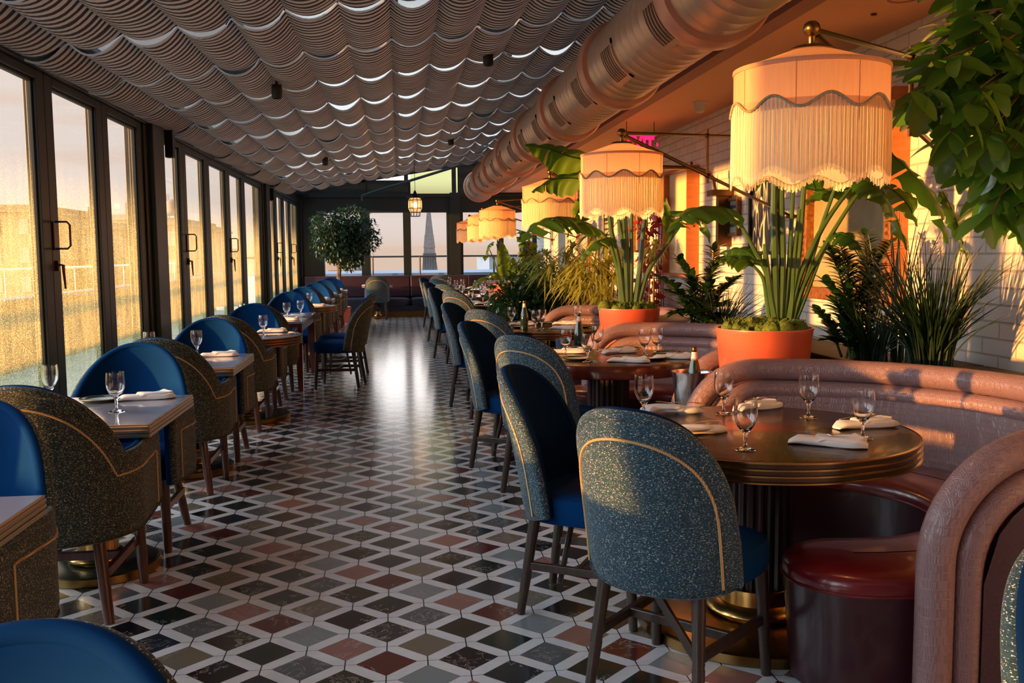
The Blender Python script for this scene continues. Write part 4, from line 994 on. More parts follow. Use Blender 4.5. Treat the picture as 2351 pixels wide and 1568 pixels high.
for x, y, l in ((1.058, 9.1, 'far left goblet '), (1.206, 8.5, 'left goblet of the middle pair '), (1.28, 8.619, 'right goblet of the middle pair '), (1.70, 9.1, 'goblet at the right before the booth ')): gob(x, y, l+T3)
nap(1.173, 9.15, 10, 'napkin behind the far left goblet '+T3, fl='fork on the left back napkin '+T3)
nap(1.60, 9.15, 0, 'napkin at the back right '+T3, fl='fork on the back right napkin '+T3)
nap(1.477, 8.573, -30, 'napkin in front of the plates '+T3, fl='fork on the front napkin '+T3)
for x, y, l in ((1.08, 9.28, 'back left plate '), (1.105, 8.83, 'front left plate '), (1.43, 9.25, 'back centre plate '), (1.677, 8.736, 'right hand plate ')): plt(x, y, l+T3)
for k, (tx, ty) in enumerate(TR[3:]):
    nm = ['fourth', 'fifth', 'sixth'][k]
    for q in range(6):
        a = 2*PI*q/6+.4*k; gob(tx+.40*math.cos(a), ty+.40*math.sin(a), '%s goblet on the %s round table down the booths' % (['right hand', 'back right', 'back left', 'left hand', 'front left', 'front right'][q], nm), g='goblets on the %s round table' % nm)
        if q % 2 == 0: nap(tx+.33*math.cos(a+.5), ty+.33*math.sin(a+.5), math.degrees(a), '%s napkin on the %s round table, far down the booths' % (['right', 0, 'back', 0, 'left'][q], nm), fork=False, g='napkins on the %s round table' % nm)
        else: place(P0, tx+.36*math.cos(a+.6), ty+.36*math.sin(a+.6), 0, '%s plate on the %s round table, far down the booths' % ([0, 'back right', 0, 'left', 0, 'front right'][q], nm), 'plate', 'plates on the %s round table' % nm, ZT)
Z2 = .7505
gob(-1.29, 4.495, 'goblet in front of the napkin on the second window table', Z2); gob(-1.70, 4.86, 'goblet half hidden by the blue chair on the second window table', Z2)
nap(-1.25, 4.86, 20, 'napkin with dark stitch lines beside the front goblet by the windows', Z2, fork=False); plt(-1.46, 4.84, 'green rimmed plate on the second window table behind the goblet', Z2); plt(-1.52, 4.36, 'plate edge just over the olive chair on the second window table', Z2)
gob(-1.43, 6.95, 'goblet before the blue chair on the third window table', Z2); gob(-1.74, 6.9, 'goblet rim peeking over the olive armchair at the third window table', Z2)
nap(-1.27, 6.88, 15, 'napkin on the third window table beside its goblet', Z2, fork=False)
gob(-1.20, 8.62, 'goblet standing on the nearer round window table', Z2); nap(-1.17, 8.98, 10, 'napkin on the nearer round window table', Z2, fork=False)
for x, y, l in ((-1.72, 10.75, 'left goblet of the back row'), (-1.55, 10.6, 'left goblet of the front row'), (-1.25, 10.85, 'right front goblet'), (-1.15, 11.35, 'right rear goblet')): gob(x, y, l+' on the long red legged table', Z2)
nap(-1.22, 10.58, -10, 'front napkin on the long red legged table', Z2, fork=False); nap(-1.2, 11.15, 10, 'rear napkin on the long red legged table', Z2, fork=False)
plt(-1.42, 10.9, 'green rimmed plate in the middle of the long red legged table', Z2); plt(-1.50, 11.5, 'rear plate on the long red legged table', Z2)
gob(-1.25, 13.6, 'goblet on the farther round window table', Z2); nap(-1.15, 13.4, 10, 'napkin on the farther round window table', Z2, fork=False)
for i in (6, 7, 8): gob(-1.45, TL[i]+.05, 'tiny goblet on the %s' % names[i][4:], Z2); nap(-1.25, TL[i]-.1, 15, 'tiny napkin on the %s' % names[i][4:], Z2, fork=False)
gob(-.62, 22.08, 'goblet on the small table behind the lone chair', Z2); nap(-.72, 21.98, 0, 'napkin on the small table behind the lone chair', Z2, fork=False)
gob(.90, 22.1, 'left goblet on the right small table at the banquette', Z2); gob(1.15, 22.1, 'right goblet on the right small table at the banquette', Z2)
# bottles, blue cup, bucket
M['bottle'] = mat('dark green bottle glass', (.012, .03, .018), .06, 0, coat=.6); M['blabel'] = mat('red and white bottle label', (.62, .16, .12), .6); M['bwhite'] = mat('white neck label', (.75, .72, .66), .6)
M['cup'] = noisy('blue ribbed ceramic', (.02, .06, .12), (.05, .12, .20), .25, 4, coat=.5)
def bottle(x, y, z, label, s=1):
    r = empty('glass_bottle', (x, y, z), 0, label, 'bottle', 'slender dark bottles'); r.scale = (s, s, s)
    MB().lathe([(0, 0), (.034, .001), (.036, .01), (.036, .10), (.033, .13), (.022, .18), (.0135, .215), (.0125, .245), (.0145, .248), (.0145, .256), (0, .256)], 24).build('glass_body', M['bottle'], r)
    MB().lathe([(.0165, .205), (.0138, .222), (.0135, .238)], 20).build('neck_label', M['bwhite'], r)
    MB().lathe([(.0178, .200), (.0168, .207)], 20).build('neck_band', M['blabel'], r)
    MB().lathe([(.0150, .247), (.0152, .258), (.010, .261), (0, .262)], 16).build('cap', M['brass_d'], r)
bottle(1.27, 6.74, ZT, 'slender dark bottle at the back of the second round table')
bottle(1.12, 8.62, ZT, 'slender dark bottle at the left of the third round table')
r = empty('ribbed_cup', (1.13, 6.66, ZT), 0, 'blue ribbed cup at the back of the second round table', 'cup')
b = MB(); n = 72; b.grid([[((rr+(.0015 if k % 3 else -.0015))*math.cos(2*PI*k/n), (rr+(.0015 if k % 3 else -.0015))*math.sin(2*PI*k/n), z) for k in range(n)] for rr, z in ((.034, 0), (.040, .03), (.043, .085))], closed_u=True); b.lathe([(.044, .085), (.041, .086), (.036, .01), (0, .008)], 36)
b.build('ribbed_body', M['cup'], r)
r = empty('ice_bucket', (1.58, 5.06, 0), 0, 'silver ice bucket on a slim stand between the first two booths', 'bucket')
MB().lathe([(.07, .60), (.09, .62), (.105, .78), (.112, .80), (.108, .80), (.100, .785), (.085, .63), (0, .62)], 32).build('bucket', M['steel'], r)
MB().lathe([(.012, .02), (.012, .60), (.07, .60)], 16).build('stand', M['steel'], r)
MB().lathe([(.13, 0), (.13, .01), (.02, .025)], 32).build('foot', M['steel'], r)
bottle(1.60, 5.08, .63, 'slender bottle chilling in the silver ice bucket', 1.15)
# ---------------------------------------------------------------- plants
def catmull(P, n=8):
    P = [Vector(p) for p in P]; Q = [P[0]*2-P[1]]+P+[P[-1]*2-P[-2]]; out = []
    for i in range(1, len(Q)-2):
        a, b, c, d = Q[i-1:i+3]
        for k in range(n):
            t = k/n; out.append(.5*((2*b)+(c-a)*t+(2*a-5*b+4*c-d)*t*t+(3*b-a-3*c+d)*t**3))
    out.append(P[-1]); return out
def big_leaf(b, path, w, roll=0.0, fold=.12, tears=3, rnd=random, mid=None, wid=.62):
    """banana leaf blade along a midrib path, folded in a V, with a few tears to the rib"""
    pts = catmull(path, 9); N = len(pts); tearL = [set(rnd.sample(range(4, N-4), min(tears, max(0, N-9)))) for _ in (0, 1)] if N > 12 else [set(), set()]
    fr = []; up0 = Vector((0, 0, 1))
    for i, p in enumerate(pts):
        t = (pts[min(i+1, N-1)]-pts[max(i-1, 0)]).normalized(); side = t.cross(up0)
        if side.length < .15: side = t.cross(Vector((0, 1, 0)))
        side.normalize(); nrm = side.cross(t).normalized()
        q = Matrix.Rotation(roll, 3, t); fr.append((p, t, q @ side, q @ nrm))
    for sd_, sg in ((0, -1), (1, 1)):
        seg = []
        def flush():
            if len(seg) > 1: b.grid(list(seg), flip=sg < 0)
        for i, (p, t, s, nr) in enumerate(fr):
            f = i/(N-1); ww = w*(math.sin(PI*min(1, f*.93+.055)**wid))**.75
            row = []
            for k in range(7):
                u = k/6; rip = .012*math.sin(i*1.3+sd_)*u
                row.append(p+s*sg*ww*u*math.cos(fold+u*.3)-nr*ww*u*math.sin(fold*(.3)+u*.4)+nr*rip+t*(-.10*w*u*u))
            seg.append(row)
            if i in tearL[sd_]:
                flush(); seg.clear()
                row2 = [Vector(r)+t*(.012+.05*w*(k/6))+nr*(-.02*(k/6)) for k, r in enumerate(row)]; seg.append(row2)
        flush(); seg = []
    rib = [f[0]-f[3]*.003 for f in fr]
    (mid or b).tube(rib, [.007*(1-.75*i/(N-1)) for i in range(N)], 6)
def banana(name, label, loc, stalks, leaves, pot=None, seed=1, group='banana plants in planters'):
    root = empty(name, loc, 0, label, 'plant', group); rnd = random.Random(seed); off = Vector(loc)
    for st, r0, r1 in stalks:
        b = MB().tube([p-off for p in catmull(st, 6)], [r0+(r1-r0)*i/((len(st)-1)*6) for i in range((len(st)-1)*6+1)], 8); b.build('stalk', M['stem'], root)
    for path, w, roll, tears in leaves:
        b = MB(); big_leaf(b, [Vector(p)-off for p in path], w, roll, tears=tears, rnd=rnd); b.build('leaf', M['banana'], root)
    return root
def A(Y, *pp): return [at(p[0], p[1], Y if len(p) < 3 else p[2]) for p in pp]
def planter(loc, R, H, label):
    r = empty('planter', loc, 0, label, 'planter', 'terracotta planters')
    MB().lathe([(0, 0), (R*.62, 0), (R*.64, .01), (R*.98, H-.02), (R, H-.006), (R*.995, H), (R*.955, H), (R*.945, H-.03), (R*.93, H-.05)], 64).build('pot', M['terra'], r)
    MB().lathe([(0, H-.045), (R*.93, H-.05)], 32).build('soil', M['bark'], r); return r
def moss(loc, R, label, seed):
    rnd = random.Random(seed); b = MB()
    for k in range(60):
        a = rnd.uniform(0, 2*PI); q = R*.83*math.sqrt(rnd.random()); s = rnd.uniform(.03, .06); c = (loc[0]+q*math.cos(a), loc[1]+q*math.sin(a), loc[2]+.0)
        h = s*rnd.uniform(.5, .9)
        rows = [[(c[0]+s*cr_*math.cos(2*PI*j/9)*(1+.15*math.sin(5*j+k)), c[1]+s*cr_*math.sin(2*PI*j/9), c[2]+.025+h*zf*1.3+.006*math.sin(3*j+k)) for j in range(9)] for cr_, zf in ((1, 0), (.95, .4), (.7, .8), (.3, 1), (0.01, 1.02))]
        b.grid(rows, closed_u=True)
    # fuzzy sprigs
    for k in range(900):
        a = rnd.uniform(0, 2*PI); q = R*.88*math.sqrt(rnd.random()); x, y, z = loc[0]+q*math.cos(a), loc[1]+q*math.sin(a), loc[2]+.04+.035*rnd.random()
        d = Vector((rnd.gauss(0, 1), rnd.gauss(0, 1), rnd.uniform(.3, 1.6))).normalized()*.02; e = Vector((-d.y, d.x, 0)).normalized()*.003
        p = Vector((x, y, z)); b.grid([[p-e, p+e], [p+d-e*.4, p+d+e*.4]])
    o = b.build('moss', M['moss']); tag(o, label, 'moss', kind='stuff'); return o
P1 = Vector((1.98, 5.04, 0)); P2 = Vector((1.87, 7.70, 0)); P3 = Vector((1.85, 10.35, 0)); P4 = Vector((1.68, 14.75, 0))
planter(P1, .262, 1.035, 'larger terracotta planter with moss behind the nearest booth'); moss(P1+Vector((0, 0, 1.0)), .25, 'bright green moss filling the larger terracotta planter', 1)
planter(P2, .255, 1.00, 'second terracotta planter between the second and third booths'); moss(P2+Vector((0, 0, .965)), .245, 'green moss filling the second terracotta planter', 2)
planter(P4, .25, .98, 'far terracotta planter holding the most distant banana plant')
Y1 = 5.04
S1 = [(A(Y1, (1810, 765), (1850, 640), (1900, 480), (1950, 370, 4.95), (2030, 338, 4.8)), .016, .007), (A(Y1, (1775, 760), (1768, 650), (1725, 560), (1680, 480)), .022, .008), (A(Y1, (1770, 765), (1762, 700), (1752, 640), (1728, 608)), .018, .007),
      (A(Y1, (1782, 760), (1779, 600), (1777, 440), (1790, 250)), .026, .012), (A(Y1, (1790, 765), (1797, 600), (1795, 430), (1810, 260)), .024, .012), (A(Y1, (1797, 760), (1812, 600), (1822, 430), (1835, 300)), .016, .009),
      (A(Y1, (1803, 765), (1832, 600), (1846, 430), (1860, 300)), .020, .011), (A(Y1, (1806, 765), (1835, 640), (1890, 520), (1955, 430), (1985, 412)), .020, .009), (A(Y1, (1812, 765), (1845, 655), (1905, 545), (1970, 445), (2005, 420)), .018, .008),
      (A(Y1, (1815, 765), (1850, 680), (1885, 590), (1918, 535)), .014, .007), (A(Y1, (1788, 775), (1770, 690), (1760, 610), (1756, 560)), .03, .012), (A(Y1, (1806, 775), (1818, 690), (1822, 600), (1836, 480)), .026, .010)]
F1 = [(A(Y1, (2028, 338, 4.8), (2090, 392, 4.7), (2150, 465, 4.6), (2178, 560, 4.55)), .068, .3, 2), (A(Y1, (2165, 440, 4.7), (2190, 490, 4.65), (2208, 545, 4.6), (2222, 598, 4.6)), .035, .2, 1), (A(Y1, (1680, 480, 5.04), (1640, 474, 4.95), (1585, 486, 4.85), (1530, 532, 4.8)), .10, -.25, 4), (A(Y1, (1728, 608), (1705, 590, 4.95), (1672, 588, 4.9), (1640, 600, 4.85)), .06, .2, 1), (A(Y1, (1740, 600), (1716, 578, 5.1), (1685, 572, 5.2), (1650, 582, 5.3)), .05, -.5, 1),
      (A(Y1, (1985, 412), (2020, 430, 4.95), (2055, 490, 4.9), (2085, 575, 4.9)), .085, .1, 3), (A(Y1, (2005, 420), (2045, 432, 5.1), (2085, 470, 5.2), (2108, 520, 5.2)), .075, -.2, 2),
      (A(Y1, (1918, 535), (1945, 540, 4.95), (1975, 565, 4.9), (1996, 602, 4.9)), .055, .3, 1), (A(Y1, (1790, 250, 5.2), (1850, 190, 5.5), (1950, 145, 5.6), (2090, 140, 5.6)), .13, .6, 2), (A(Y1, (1810, 260), (1760, 300, 5.2), (1740, 380, 5.3), (1735, 440, 5.3)), .09, .3, 2),
      (A(Y1, (1860, 300), (1900, 330, 5.3), (1920, 400, 5.4), (1915, 455, 5.4)), .09, 0, 2), (A(Y1, (1835, 300), (1862, 400, 5.2), (1872, 440, 5.25), (1850, 470, 5.2)), .07, .2, 2), (A(Y1, (1880, 445, 5.3), (1940, 432, 5.3), (1985, 440, 5.3), (2020, 455, 5.3)), .05, -.4, 1)]
banana('banana_plant', 'largest banana plant with thick fanned stalks in the larger terracotta planter', P1+Vector((0, 0, .99)), S1, [(p_, w_*1.5, r_, t_) for p_, w_, r_, t_ in F1], seed=3)
Y2 = 7.7
S2 = [(A(Y2, (1432, 700), (1420, 600), (1402, 520), (1395, 420)), .028, .014), (A(Y2, (1440, 700), (1437, 600), (1432, 510), (1428, 400)), .028, .014), (A(Y2, (1448, 700), (1450, 600), (1450, 510), (1452, 400)), .022, .012), (A(Y2, (1458, 700), (1470, 610), (1478, 520), (1490, 430)), .028, .013),
      (A(Y2, (1465, 700), (1490, 620), (1530, 565), (1560, 500)), .024, .009), (A(Y2, (1428, 700), (1418, 620), (1395, 550), (1348, 512)), .022, .008), (A(Y2, (1436, 700), (1430, 560), (1400, 440), (1345, 412)), .02, .009), (A(Y2, (1444, 700), (1440, 560), (1420, 420), (1350, 365)), .02, .009)]
F2 = [(A(7.4, (1348, 512), (1300, 498, 7.2), (1245, 508, 7.1), (1192, 556, 7.0)), .15, -.2, 5), (A(7.3, (1345, 412), (1305, 408, 7.0), (1262, 414, 6.9), (1220, 440, 6.8)), .10, .55, 1), (A(7.3, (1350, 368), (1300, 356, 7.0), (1255, 340, 6.9), (1204, 332, 6.8)), .10, .5, 1),
      (A(7.7, (1560, 500), (1590, 480, 7.6), (1618, 500, 7.5), (1632, 560, 7.5)), .11, .1, 2), (A(7.7, (1395, 420), (1350, 450, 7.8), (1320, 500, 7.9), (1300, 545, 7.9)), .10, .2, 3), (A(7.7, (1490, 430), (1525, 450, 7.7), (1540, 500, 7.7), (1535, 560, 7.7)), .10, 0, 2), (A(7.7, (1400, 545, 7.6), (1370, 555, 7.5), (1340, 580, 7.5), (1322, 600, 7.5)), .07, 0, 2)]
banana('banana_plant', 'banana plant with lit arching leaves in the second terracotta planter', P2+Vector((0, 0, .95)), S2, [(p_, w_*1.6, r_, t_) for p_, w_, r_, t_ in F2], seed=5)
Y3 = 14.5
S3 = [(A(Y3, (1158, 665), (1150, 600), (1140, 560)), .02, .008), (A(Y3, (1166, 665), (1162, 640), (1160, 632)), .02, .012), (A(Y3, (1150, 660), (1138, 610), (1125, 575)), .016, .007), (A(Y3, (1172, 665), (1182, 620), (1200, 580)), .016, .008), (A(Y3, (1162, 668), (1150, 645), (1135, 636)), .014, .008)]
F3 = [(A(Y3, (1160, 640), (1156, 605), (1152, 575), (1150, 552)), .125, .2, 1), (A(Y3, (1132, 555), (1120, 565), (1115, 585), (1113, 600)), .10, .1, 1), (A(Y3, (1176, 645), (1176, 620), (1177, 600), (1178, 590)), .09, .2, 0), (A(Y3, (1195, 585), (1205, 560, 13.4), (1196, 545, 13.4), (1185, 545, 13.4)), .11, .3, 2),
      (A(Y3, (1135, 638), (1115, 636, 13.3), (1095, 645, 13.2), (1085, 665, 13.1)), .10, 0, 3), (A(Y3, (1150, 636), (1140, 628, 13.3), (1128, 628, 13.2), (1112, 638, 13.2)), .10, -.3, 1), (A(11.5, (1205, 625, 11.6), (1190, 612, 11.3), (1215, 590, 11.2), (1248, 586, 11.2)), .10, 0, 0), (A(Y3, (1200, 600), (1215, 560, 13.8), (1200, 530, 13.9), (1180, 540, 13.9)), .12, .2, 2)]
banana('banana_plant', 'far banana plant with upright bright green leaves by the far windows', P4+Vector((0, 0, .95)), S3, F3, seed=7)
# generic leafed shrubs
def leaf_quad(b, p, d, n, L, w, uv=None, seg=3, cup=.25, bend=.25):
    d = d.normalized(); s = d.cross(n)
    if s.length < 1e-4: s = Vector((1, 0, 0))
    s.normalize(); n = s.cross(d).normalized(); rows = []
    for i in range(seg+1):
        f = i/seg; ww = w*(math.sin(PI*(f*.92+.04)))**.7; c = p+d*L*f-n*bend*L*f*f
        rows.append([c-s*ww+n*ww*cup, c, c+s*ww+n*ww*cup])
    b.grid(rows)
def cloud(name, label, cat, c, rad_, N, L, w, m, seed, stems=None, droop=.2, group=None, surf=.55, kindstem='twig', flat=1):
    root = empty(name, (c[0], c[1], 0 if stems is None else stems), 0, label, cat, group); rnd = random.Random(seed); b = MB(); off = Vector(root.location); c = Vector(c)
    for k in range(N):
        v = Vector((rnd.gauss(0, 1), rnd.gauss(0, 1), rnd.gauss(0, 1))).normalized(); r = surf+(1-surf)*rnd.random()
        p = c+Vector((v.x*rad_[0], v.y*rad_[1], v.z*rad_[2]))*r*(1+.12*math.sin(5*v.x+3*v.z+seed))
        d = (v*.6+Vector((rnd.gauss(0, .6), rnd.gauss(0, .6), rnd.gauss(0, .5)-droop))).normalized()
        n = Vector((rnd.gauss(0, .5), rnd.gauss(0, .5), 1)); s = rnd.uniform(.7, 1.2)
        leaf_quad(b, p-off, d, n, L*s, w*s)
    b.build('foliage', m, root); return root
def trunk(root, paths, m, name='stems'):
    off = Vector(root.location); b = MB()
    for P, r0, r1 in paths:
        q = catmull(P, 5); b.tube([p-off for p in q], [r0+(r1-r0)*i/(len(q)-1) for i in range(len(q))], 7)
    b.build(name, m, root)
# round tree at the far end of the windows
tc_ = at(786, 546, 21.0); tb = at(779, 640, 21.0)
root = cloud('indoor_tree', 'round crowned indoor tree with bare trunk before the far windows', 'tree', tc_, (.76, .62, .66), 6500, .085, .022, M['treeleaf'], 3, surf=.25)
off = Vector(root.location); br_ = [([Vector((tb.x, 21, .3)), Vector((tb.x-.01, 21, .9)), Vector((tb.x+.02, 21, 1.32))], .055, .045)]; rnd = random.Random(8)
for k in range(16):
    a = 2*PI*k/16; br_.append(([Vector((tb.x+.02, 21, 1.25)), tc_+Vector((.28*math.cos(a), .25*math.sin(a), -.28)), tc_+Vector((.58*math.cos(a), .5*math.sin(a), .1+.3*rnd.random()))], .02, .005))
trunk(root, br_, M['bark'], 'trunk')
MB().lathe([(0, 0), (.19, 0), (.24, .34), (.22, .34), (.2, .30), (0, .30)], 32, (tb.x-off.x, 21-off.y, 0)).build('pot', M['terra'], root)
# dense dark shrubs between booths three and four
sc1 = at(1185, 685, 11.0); sc2 = at(1265, 680, 10.9)
r = cloud('green_shrub', 'dense dark green shrub left of the third booth, glasses in front of it', 'shrub', sc1+Vector((.02, 0, -.06)), (.36, .30, .36), 2600, .055, .014, M['smallleaf'], 11, stems=.4, surf=.35, group='dense shrubs')
r = cloud('green_shrub', 'dense dark green shrub directly behind the third booth end', 'shrub', sc2+Vector((.05, .1, -.02)), (.40, .30, .34), 2600, .055, .014, M['smallleaf'], 12, stems=.4, surf=.35, group='dense shrubs')
r = cloud('green_shrub', 'darker airy shrub below the far upright banana leaves', 'shrub', at(1225, 630, 12.2), (.26, .26, .38), 1000, .07, .012, M['smallleaf'], 13, stems=.4, surf=.2, group='dense shrubs')
M['bedbox'] = noisy('dark planting trough', (.03, .022, .018), (.05, .04, .03), .7, 4)
def trough(x0, x1, y0, y1, h, label):
    b = MB().box(x0, x1, y0, y1, 0, h); o = b.build('planting_trough', M['bedbox'], smooth=False, bevel=.01); tag(o, label, 'planter', 'dark troughs behind the booths')
trough(2.86, XR-.04, 3.6, 4.98, .80, 'dark trough behind the nearest booth holding reeds'); trough(2.5, XR-.04, 5.0, 5.45, .80, 'dark trough holding the leaning waxy plant right of the large planter')
trough(2.78, XR-.04, 5.6, 7.38, .76, 'dark trough behind the second booth'); trough(2.45, XR-.04, 7.4, 8.1, .76, 'dark trough under the waxy plant right of the second planter'); trough(1.35, XR-.04, 10.2, 12.4, .60, 'dark trough under the dense shrubs')
# striped dracaenas
def rosette(b, c, N, L, w, rnd, uvs):
    for k in range(N):
        a = rnd.uniform(0, 2*PI); el = rnd.uniform(-.2, 1.3); d = Vector((math.cos(a)*math.cos(el), math.sin(a)*math.cos(el), math.sin(el))); s = Vector((-math.sin(a), math.cos(a), 0)); l = L*rnd.uniform(.75, 1.2)
        rows = []; n = 7
        for i in range(n+1):
            f = i/n; p = c+d*l*f+Vector((0, 0, -1))*l*.75*f*f; ww = w*(1-f)**.5*(.6+.4*min(1, f*5)); rows.append([p-s*ww, p+s*ww]); uvs.append((f,))
        b.grid(rows)
def dracaena(label, cs, stemz, seed, N=46, L=.22):
    c0 = cs[0]; root = empty('dracaena', (c0.x, c0.y, stemz), 0, label, 'plant', 'striped dracaenas'); rnd = random.Random(seed); off = Vector(root.location)
    for c in cs:
        b = MB(); rosette(b, c-off, N, L, .011, rnd, []); o = b.build('rosette', M['dracaena'], root); me = o.data; uvl = me.uv_layers.new(name='UVMap')
        for p in me.polygons:
            for li, q in zip(p.loop_indices, (0, 1, 1, 0)): uvl.data[li].uv = (q, 0)
    trunk(root, [([Vector((c.x+.02, c.y+.15, stemz)), Vector((c.x+.01, c.y+.1, (stemz+c.z)/2)), c], .009, .005) for c in cs], M['twig'])
rnd = random.Random(21); cs = []
for px, py, y in ((1255, 590, 9.5), (1300, 595, 9.4), (1345, 585, 9.4), (1375, 555, 9.3), (1355, 540, 9.5), (1395, 600, 9.2), (1330, 625, 9.2), (1375, 650, 9.1), (1290, 640, 9.3), (1410, 640, 9.1), (1235, 600, 9.7), (1350, 665, 9.0), (1400, 565, 9.3), (1315, 570, 9.6), (1388, 680, 8.9), (1270, 615, 9.3), (1420, 590, 9.3), (1362, 610, 9.0)): cs.append(at(px, py, y+1.3))
for k in range(22):
    x_, y_ = rnd.uniform(1245, 1415), rnd.uniform(595, 700)
    if x_ > 1330 or y_ < 660: cs.append(at(x_, y_, rnd.uniform(10.35, 10.9)))
dracaena('bushy dracaena with yellow striped strap leaves, left of the second planter', cs, .55, 5, N=54, L=.30)
dracaena('short dracaena leaves catching sun just right of the second planter stalks', [at(1505, 560, 8.6), at(1495, 590, 8.5)], .76, 6, N=22, L=.18)
# waxy zz plants: arching stems with paired leaflets
def zz(label, base, tips, seed, L=.075, w=.02, m='zz'):
    root = empty('waxy_plant', base, 0, label, 'plant', 'waxy leaflet plants'); rnd = random.Random(seed); off = Vector(base); b = MB(); sb = MB()
    for tp in tips:
        tp = Vector(tp); mid = (Vector(base)+tp)/2+Vector((0, 0, .14*(tp-off).length)); p0 = Vector(base)+Vector((rnd.uniform(-.08, .08), rnd.uniform(-.08, .08), 0)); P = catmull([p0, mid+(p0-off)*.5, tp], 12)
        sb.tube([p-off for p in P], [.008-.005*i/(len(P)-1) for i in range(len(P))], 6)
        for i in range(5, len(P), 1):
            t = (P[min(i+1, len(P)-1)]-P[i-1]).normalized(); s = t.cross(Vector((rnd.uniform(-.3, .3), rnd.uniform(-.3, .3), 1))).normalized()
            for sg in (-1, 1): k = rnd.uniform(.8, 1.2); leaf_quad(b, P[i]-off, t*.55+s*sg+Vector((0, 0, .35)), Vector((0, 0, 1)), L*k, w*k, seg=4)
        leaf_quad(b, tp-off, t, Vector((0, 0, 1)), L, w)
    b.build('leaflets', M[m], root); sb.build('stems', M['stem'], root); return root
Yz = 7.75
zz('waxy plant arching over the second booth, left one', at(1610, 742, Yz), [at(q[0], q[1], q[2]+.6) for q in ((1515, 640, 7.0), (1535, 670, 7.0), (1560, 600, 7.2), (1590, 640, 7.1), (1640, 575, 7.3), (1655, 600, 7.3), (1670, 660, 7.2), (1580, 690, 6.9), (1625, 660, 7.0), (1690, 640, 7.3), (1550, 720, 6.9), (1600, 720, 6.8), (1660, 700, 7.0), (1640, 730, 6.9))], 31, L=.10, w=.026)
zz('waxy plant leaning in front of the gilt mirror', at(1965, 822, 5.22), [at(*q) for q in ((1905, 575, 5.5), (1930, 560, 5.5), (1945, 600, 5.5), (2000, 590, 5.5), (2045, 560, 5.5), (1985, 540, 5.6), (1895, 650, 5.3), (1920, 700, 5.3), (1990, 660, 5.4), (2030, 640, 5.5), (1880, 720, 5.3), (1950, 730, 5.3), (1905, 780, 5.2))], 33, L=.085, w=.024)
# reeds and thin grasses
def reeds(label, base, N, H, spread, seed, lean=(0, 0), r0=.004, name='reed_grass'):
    root = empty(name, base, 0, label, 'grass', 'tufts of thin grass'); rnd = random.Random(seed); b = MB()
    for k in range(N):
        a = rnd.uniform(0, 2*PI); q = spread*.25*rnd.random(); p = Vector((q*math.cos(a), q*math.sin(a), 0)); h = H*rnd.uniform(.45, 1); s = spread*rnd.uniform(.15, 1)**1.2; a2 = a+rnd.uniform(-.7, .7)
        P = []; n = 9
        for i in range(n+1):
            f = i/n; P.append(p+Vector((math.cos(a2)*s*f**1.7+lean[0]*f*f, math.sin(a2)*s*f**1.7*.7+lean[1]*f*f, h*(f-.22*(s/spread)*f*f))))
        b.tube(P, [r0*(1-i/n)**.6+.0004 for i in range(n+1)], 4, cap=False)
    b.build('blades', M['grass'], root); return root
reeds('tall dark reeds in front of the brick wall right of the large planter', (2.80, 4.78, .80), 210, .80, .44, 41, r0=.006, lean=(-.04, -.08))
reeds('long thin spikes rising before the gilt mirror', (2.88, 5.28, .80), 34, 1.15, .38, 42, r0=.006)
reeds('dark grass tuft under the waxy plant by the second planter', (2.62, 7.6, .76), 130, .50, .5, 43, r0=.004)
reeds('low grass behind the nearest booth roll', (2.68, 5.2, .8), 120, .42, .34, 44, r0=.005)
# red climbing plant on the wall
root = empty('red_climber', (XR-.05, 11.6, .8), 0, 'red leaved climbing plant beside the second banana plant', 'plant'); b = MB(); rnd = random.Random(51)
for k in range(230):
    p = Vector((rnd.uniform(-.26, -.12), rnd.uniform(-.42, .42), rnd.uniform(-.1, 1.35))); leaf_quad(b, p, Vector((rnd.gauss(-.3, .5), rnd.gauss(0, .6), rnd.gauss(-.3, .6))), Vector((-1, 0, .2)), rnd.uniform(.08, .15), rnd.uniform(.03, .05))
b.build('foliage', M['redleaf'], root); b = MB()
for k in range(5): b.tube(catmull([Vector((-.02, -.3+.15*k, -.8)), Vector((-.06, -.2+.1*k, .2)), Vector((-.05, -.3+.16*k, 1.3))], 6), .006, 5)
b.build('stems', M['twig'], root)
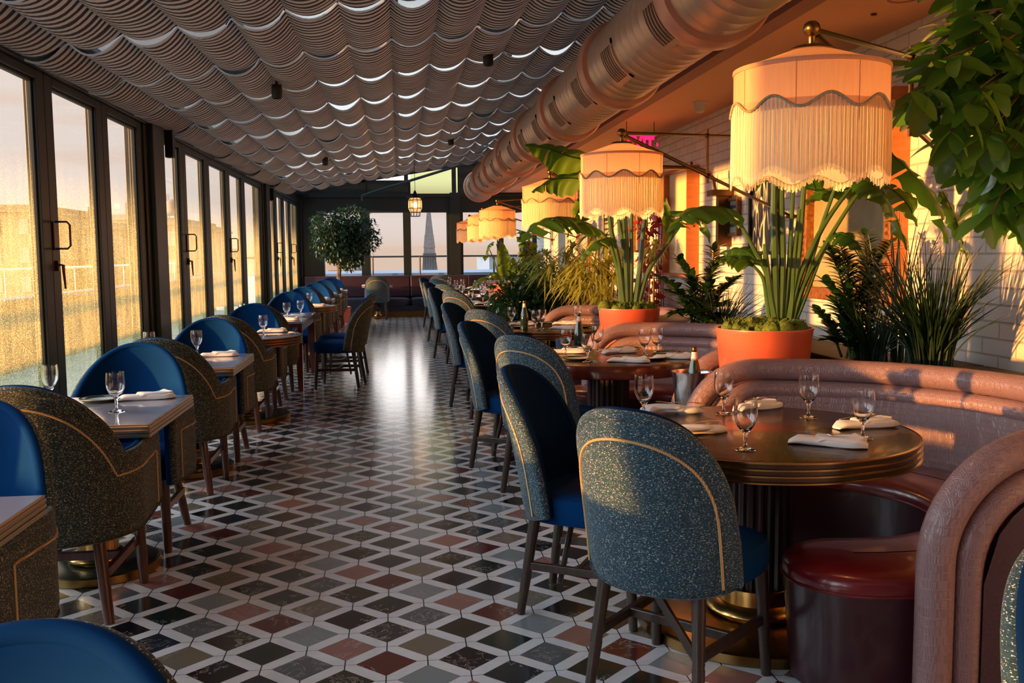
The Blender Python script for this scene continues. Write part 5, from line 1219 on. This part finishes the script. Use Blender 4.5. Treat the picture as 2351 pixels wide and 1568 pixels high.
# overhanging rubber tree at the top right
def inside(x, y, P):
    c = False; j = len(P)-1
    for i in range(len(P)):
        if (P[i][1] > y) != (P[j][1] > y) and x < (P[j][0]-P[i][0])*(y-P[i][1])/(P[j][1]-P[i][1])+P[i][0]: c = not c
        j = i
    return c
root = empty('rubber_tree', (3.0, 3.35, 0), 0, 'big glossy leaved tree hanging in from the top right corner', 'tree'); off = Vector(root.location); rnd = random.Random(61); b = MB(); tw = MB()
OUT = [(2150, -260), (2140, 40), (2105, 110), (2075, 220), (2068, 280), (2115, 310), (2185, 345), (2205, 420), (2225, 480), (2260, 500), (2300, 520), (2370, 530), (2640, 520), (2700, 200), (2640, -260)]
K = 0; hub = Vector((2.62, 3.4, 2.1))
tw.tube([Vector((3.0, 3.35, 0))-off, Vector((2.98, 3.35, .9))-off, Vector((2.85, 3.38, 1.5))-off, hub-off], [.035, .03, .026, .022], 9)
while K < 250:
    x, y = rnd.uniform(2030, 2680), rnd.uniform(-260, 570)
    if not inside(x, y, OUT): continue
    K += 1; tip = at(x, y, rnd.uniform(3.0, 3.75)); tip.z = min(tip.z, 2.70); P = catmull([hub, (hub+tip)/2+Vector((0, 0, .12)), tip], 4)
    if K % 9 == 0: tw.tube([p-off for p in P], [.008-.005*i/(len(P)-1) for i in range(len(P))], 5)
    else: tw.tube([p-off for p in P[-3:]], [.004, .0035, .003], 5)
    dirv = (tip-hub).normalized()
    for q in range(7):
        a = q*2.4+rnd.uniform(-.4, .4); d = Vector((math.cos(a), math.sin(a), rnd.uniform(-.9, .5)))*1.0+dirv*.5+Vector((0, 0, -.35)); s = rnd.uniform(.75, 1.25)
        p = tip-dirv*(.018*q)+Vector((rnd.uniform(-.01, .01), rnd.uniform(-.01, .01), rnd.uniform(-.01, .01)))
        leaf_quad(b, p-off+d.normalized()*.012, d, Vector((rnd.gauss(0, .4), rnd.gauss(-.3, .4), 1)), .125*s, .033*s, seg=5, cup=.18, bend=.2)
b.build('foliage', M['ficus'], root); tw.build('branches', M['twig'], root)
MB().lathe([(0, 0), (.13, 0), (.16, .3), (.15, .3), (.14, .26), (0, .26)], 24).build('pot', M['terra'], root)
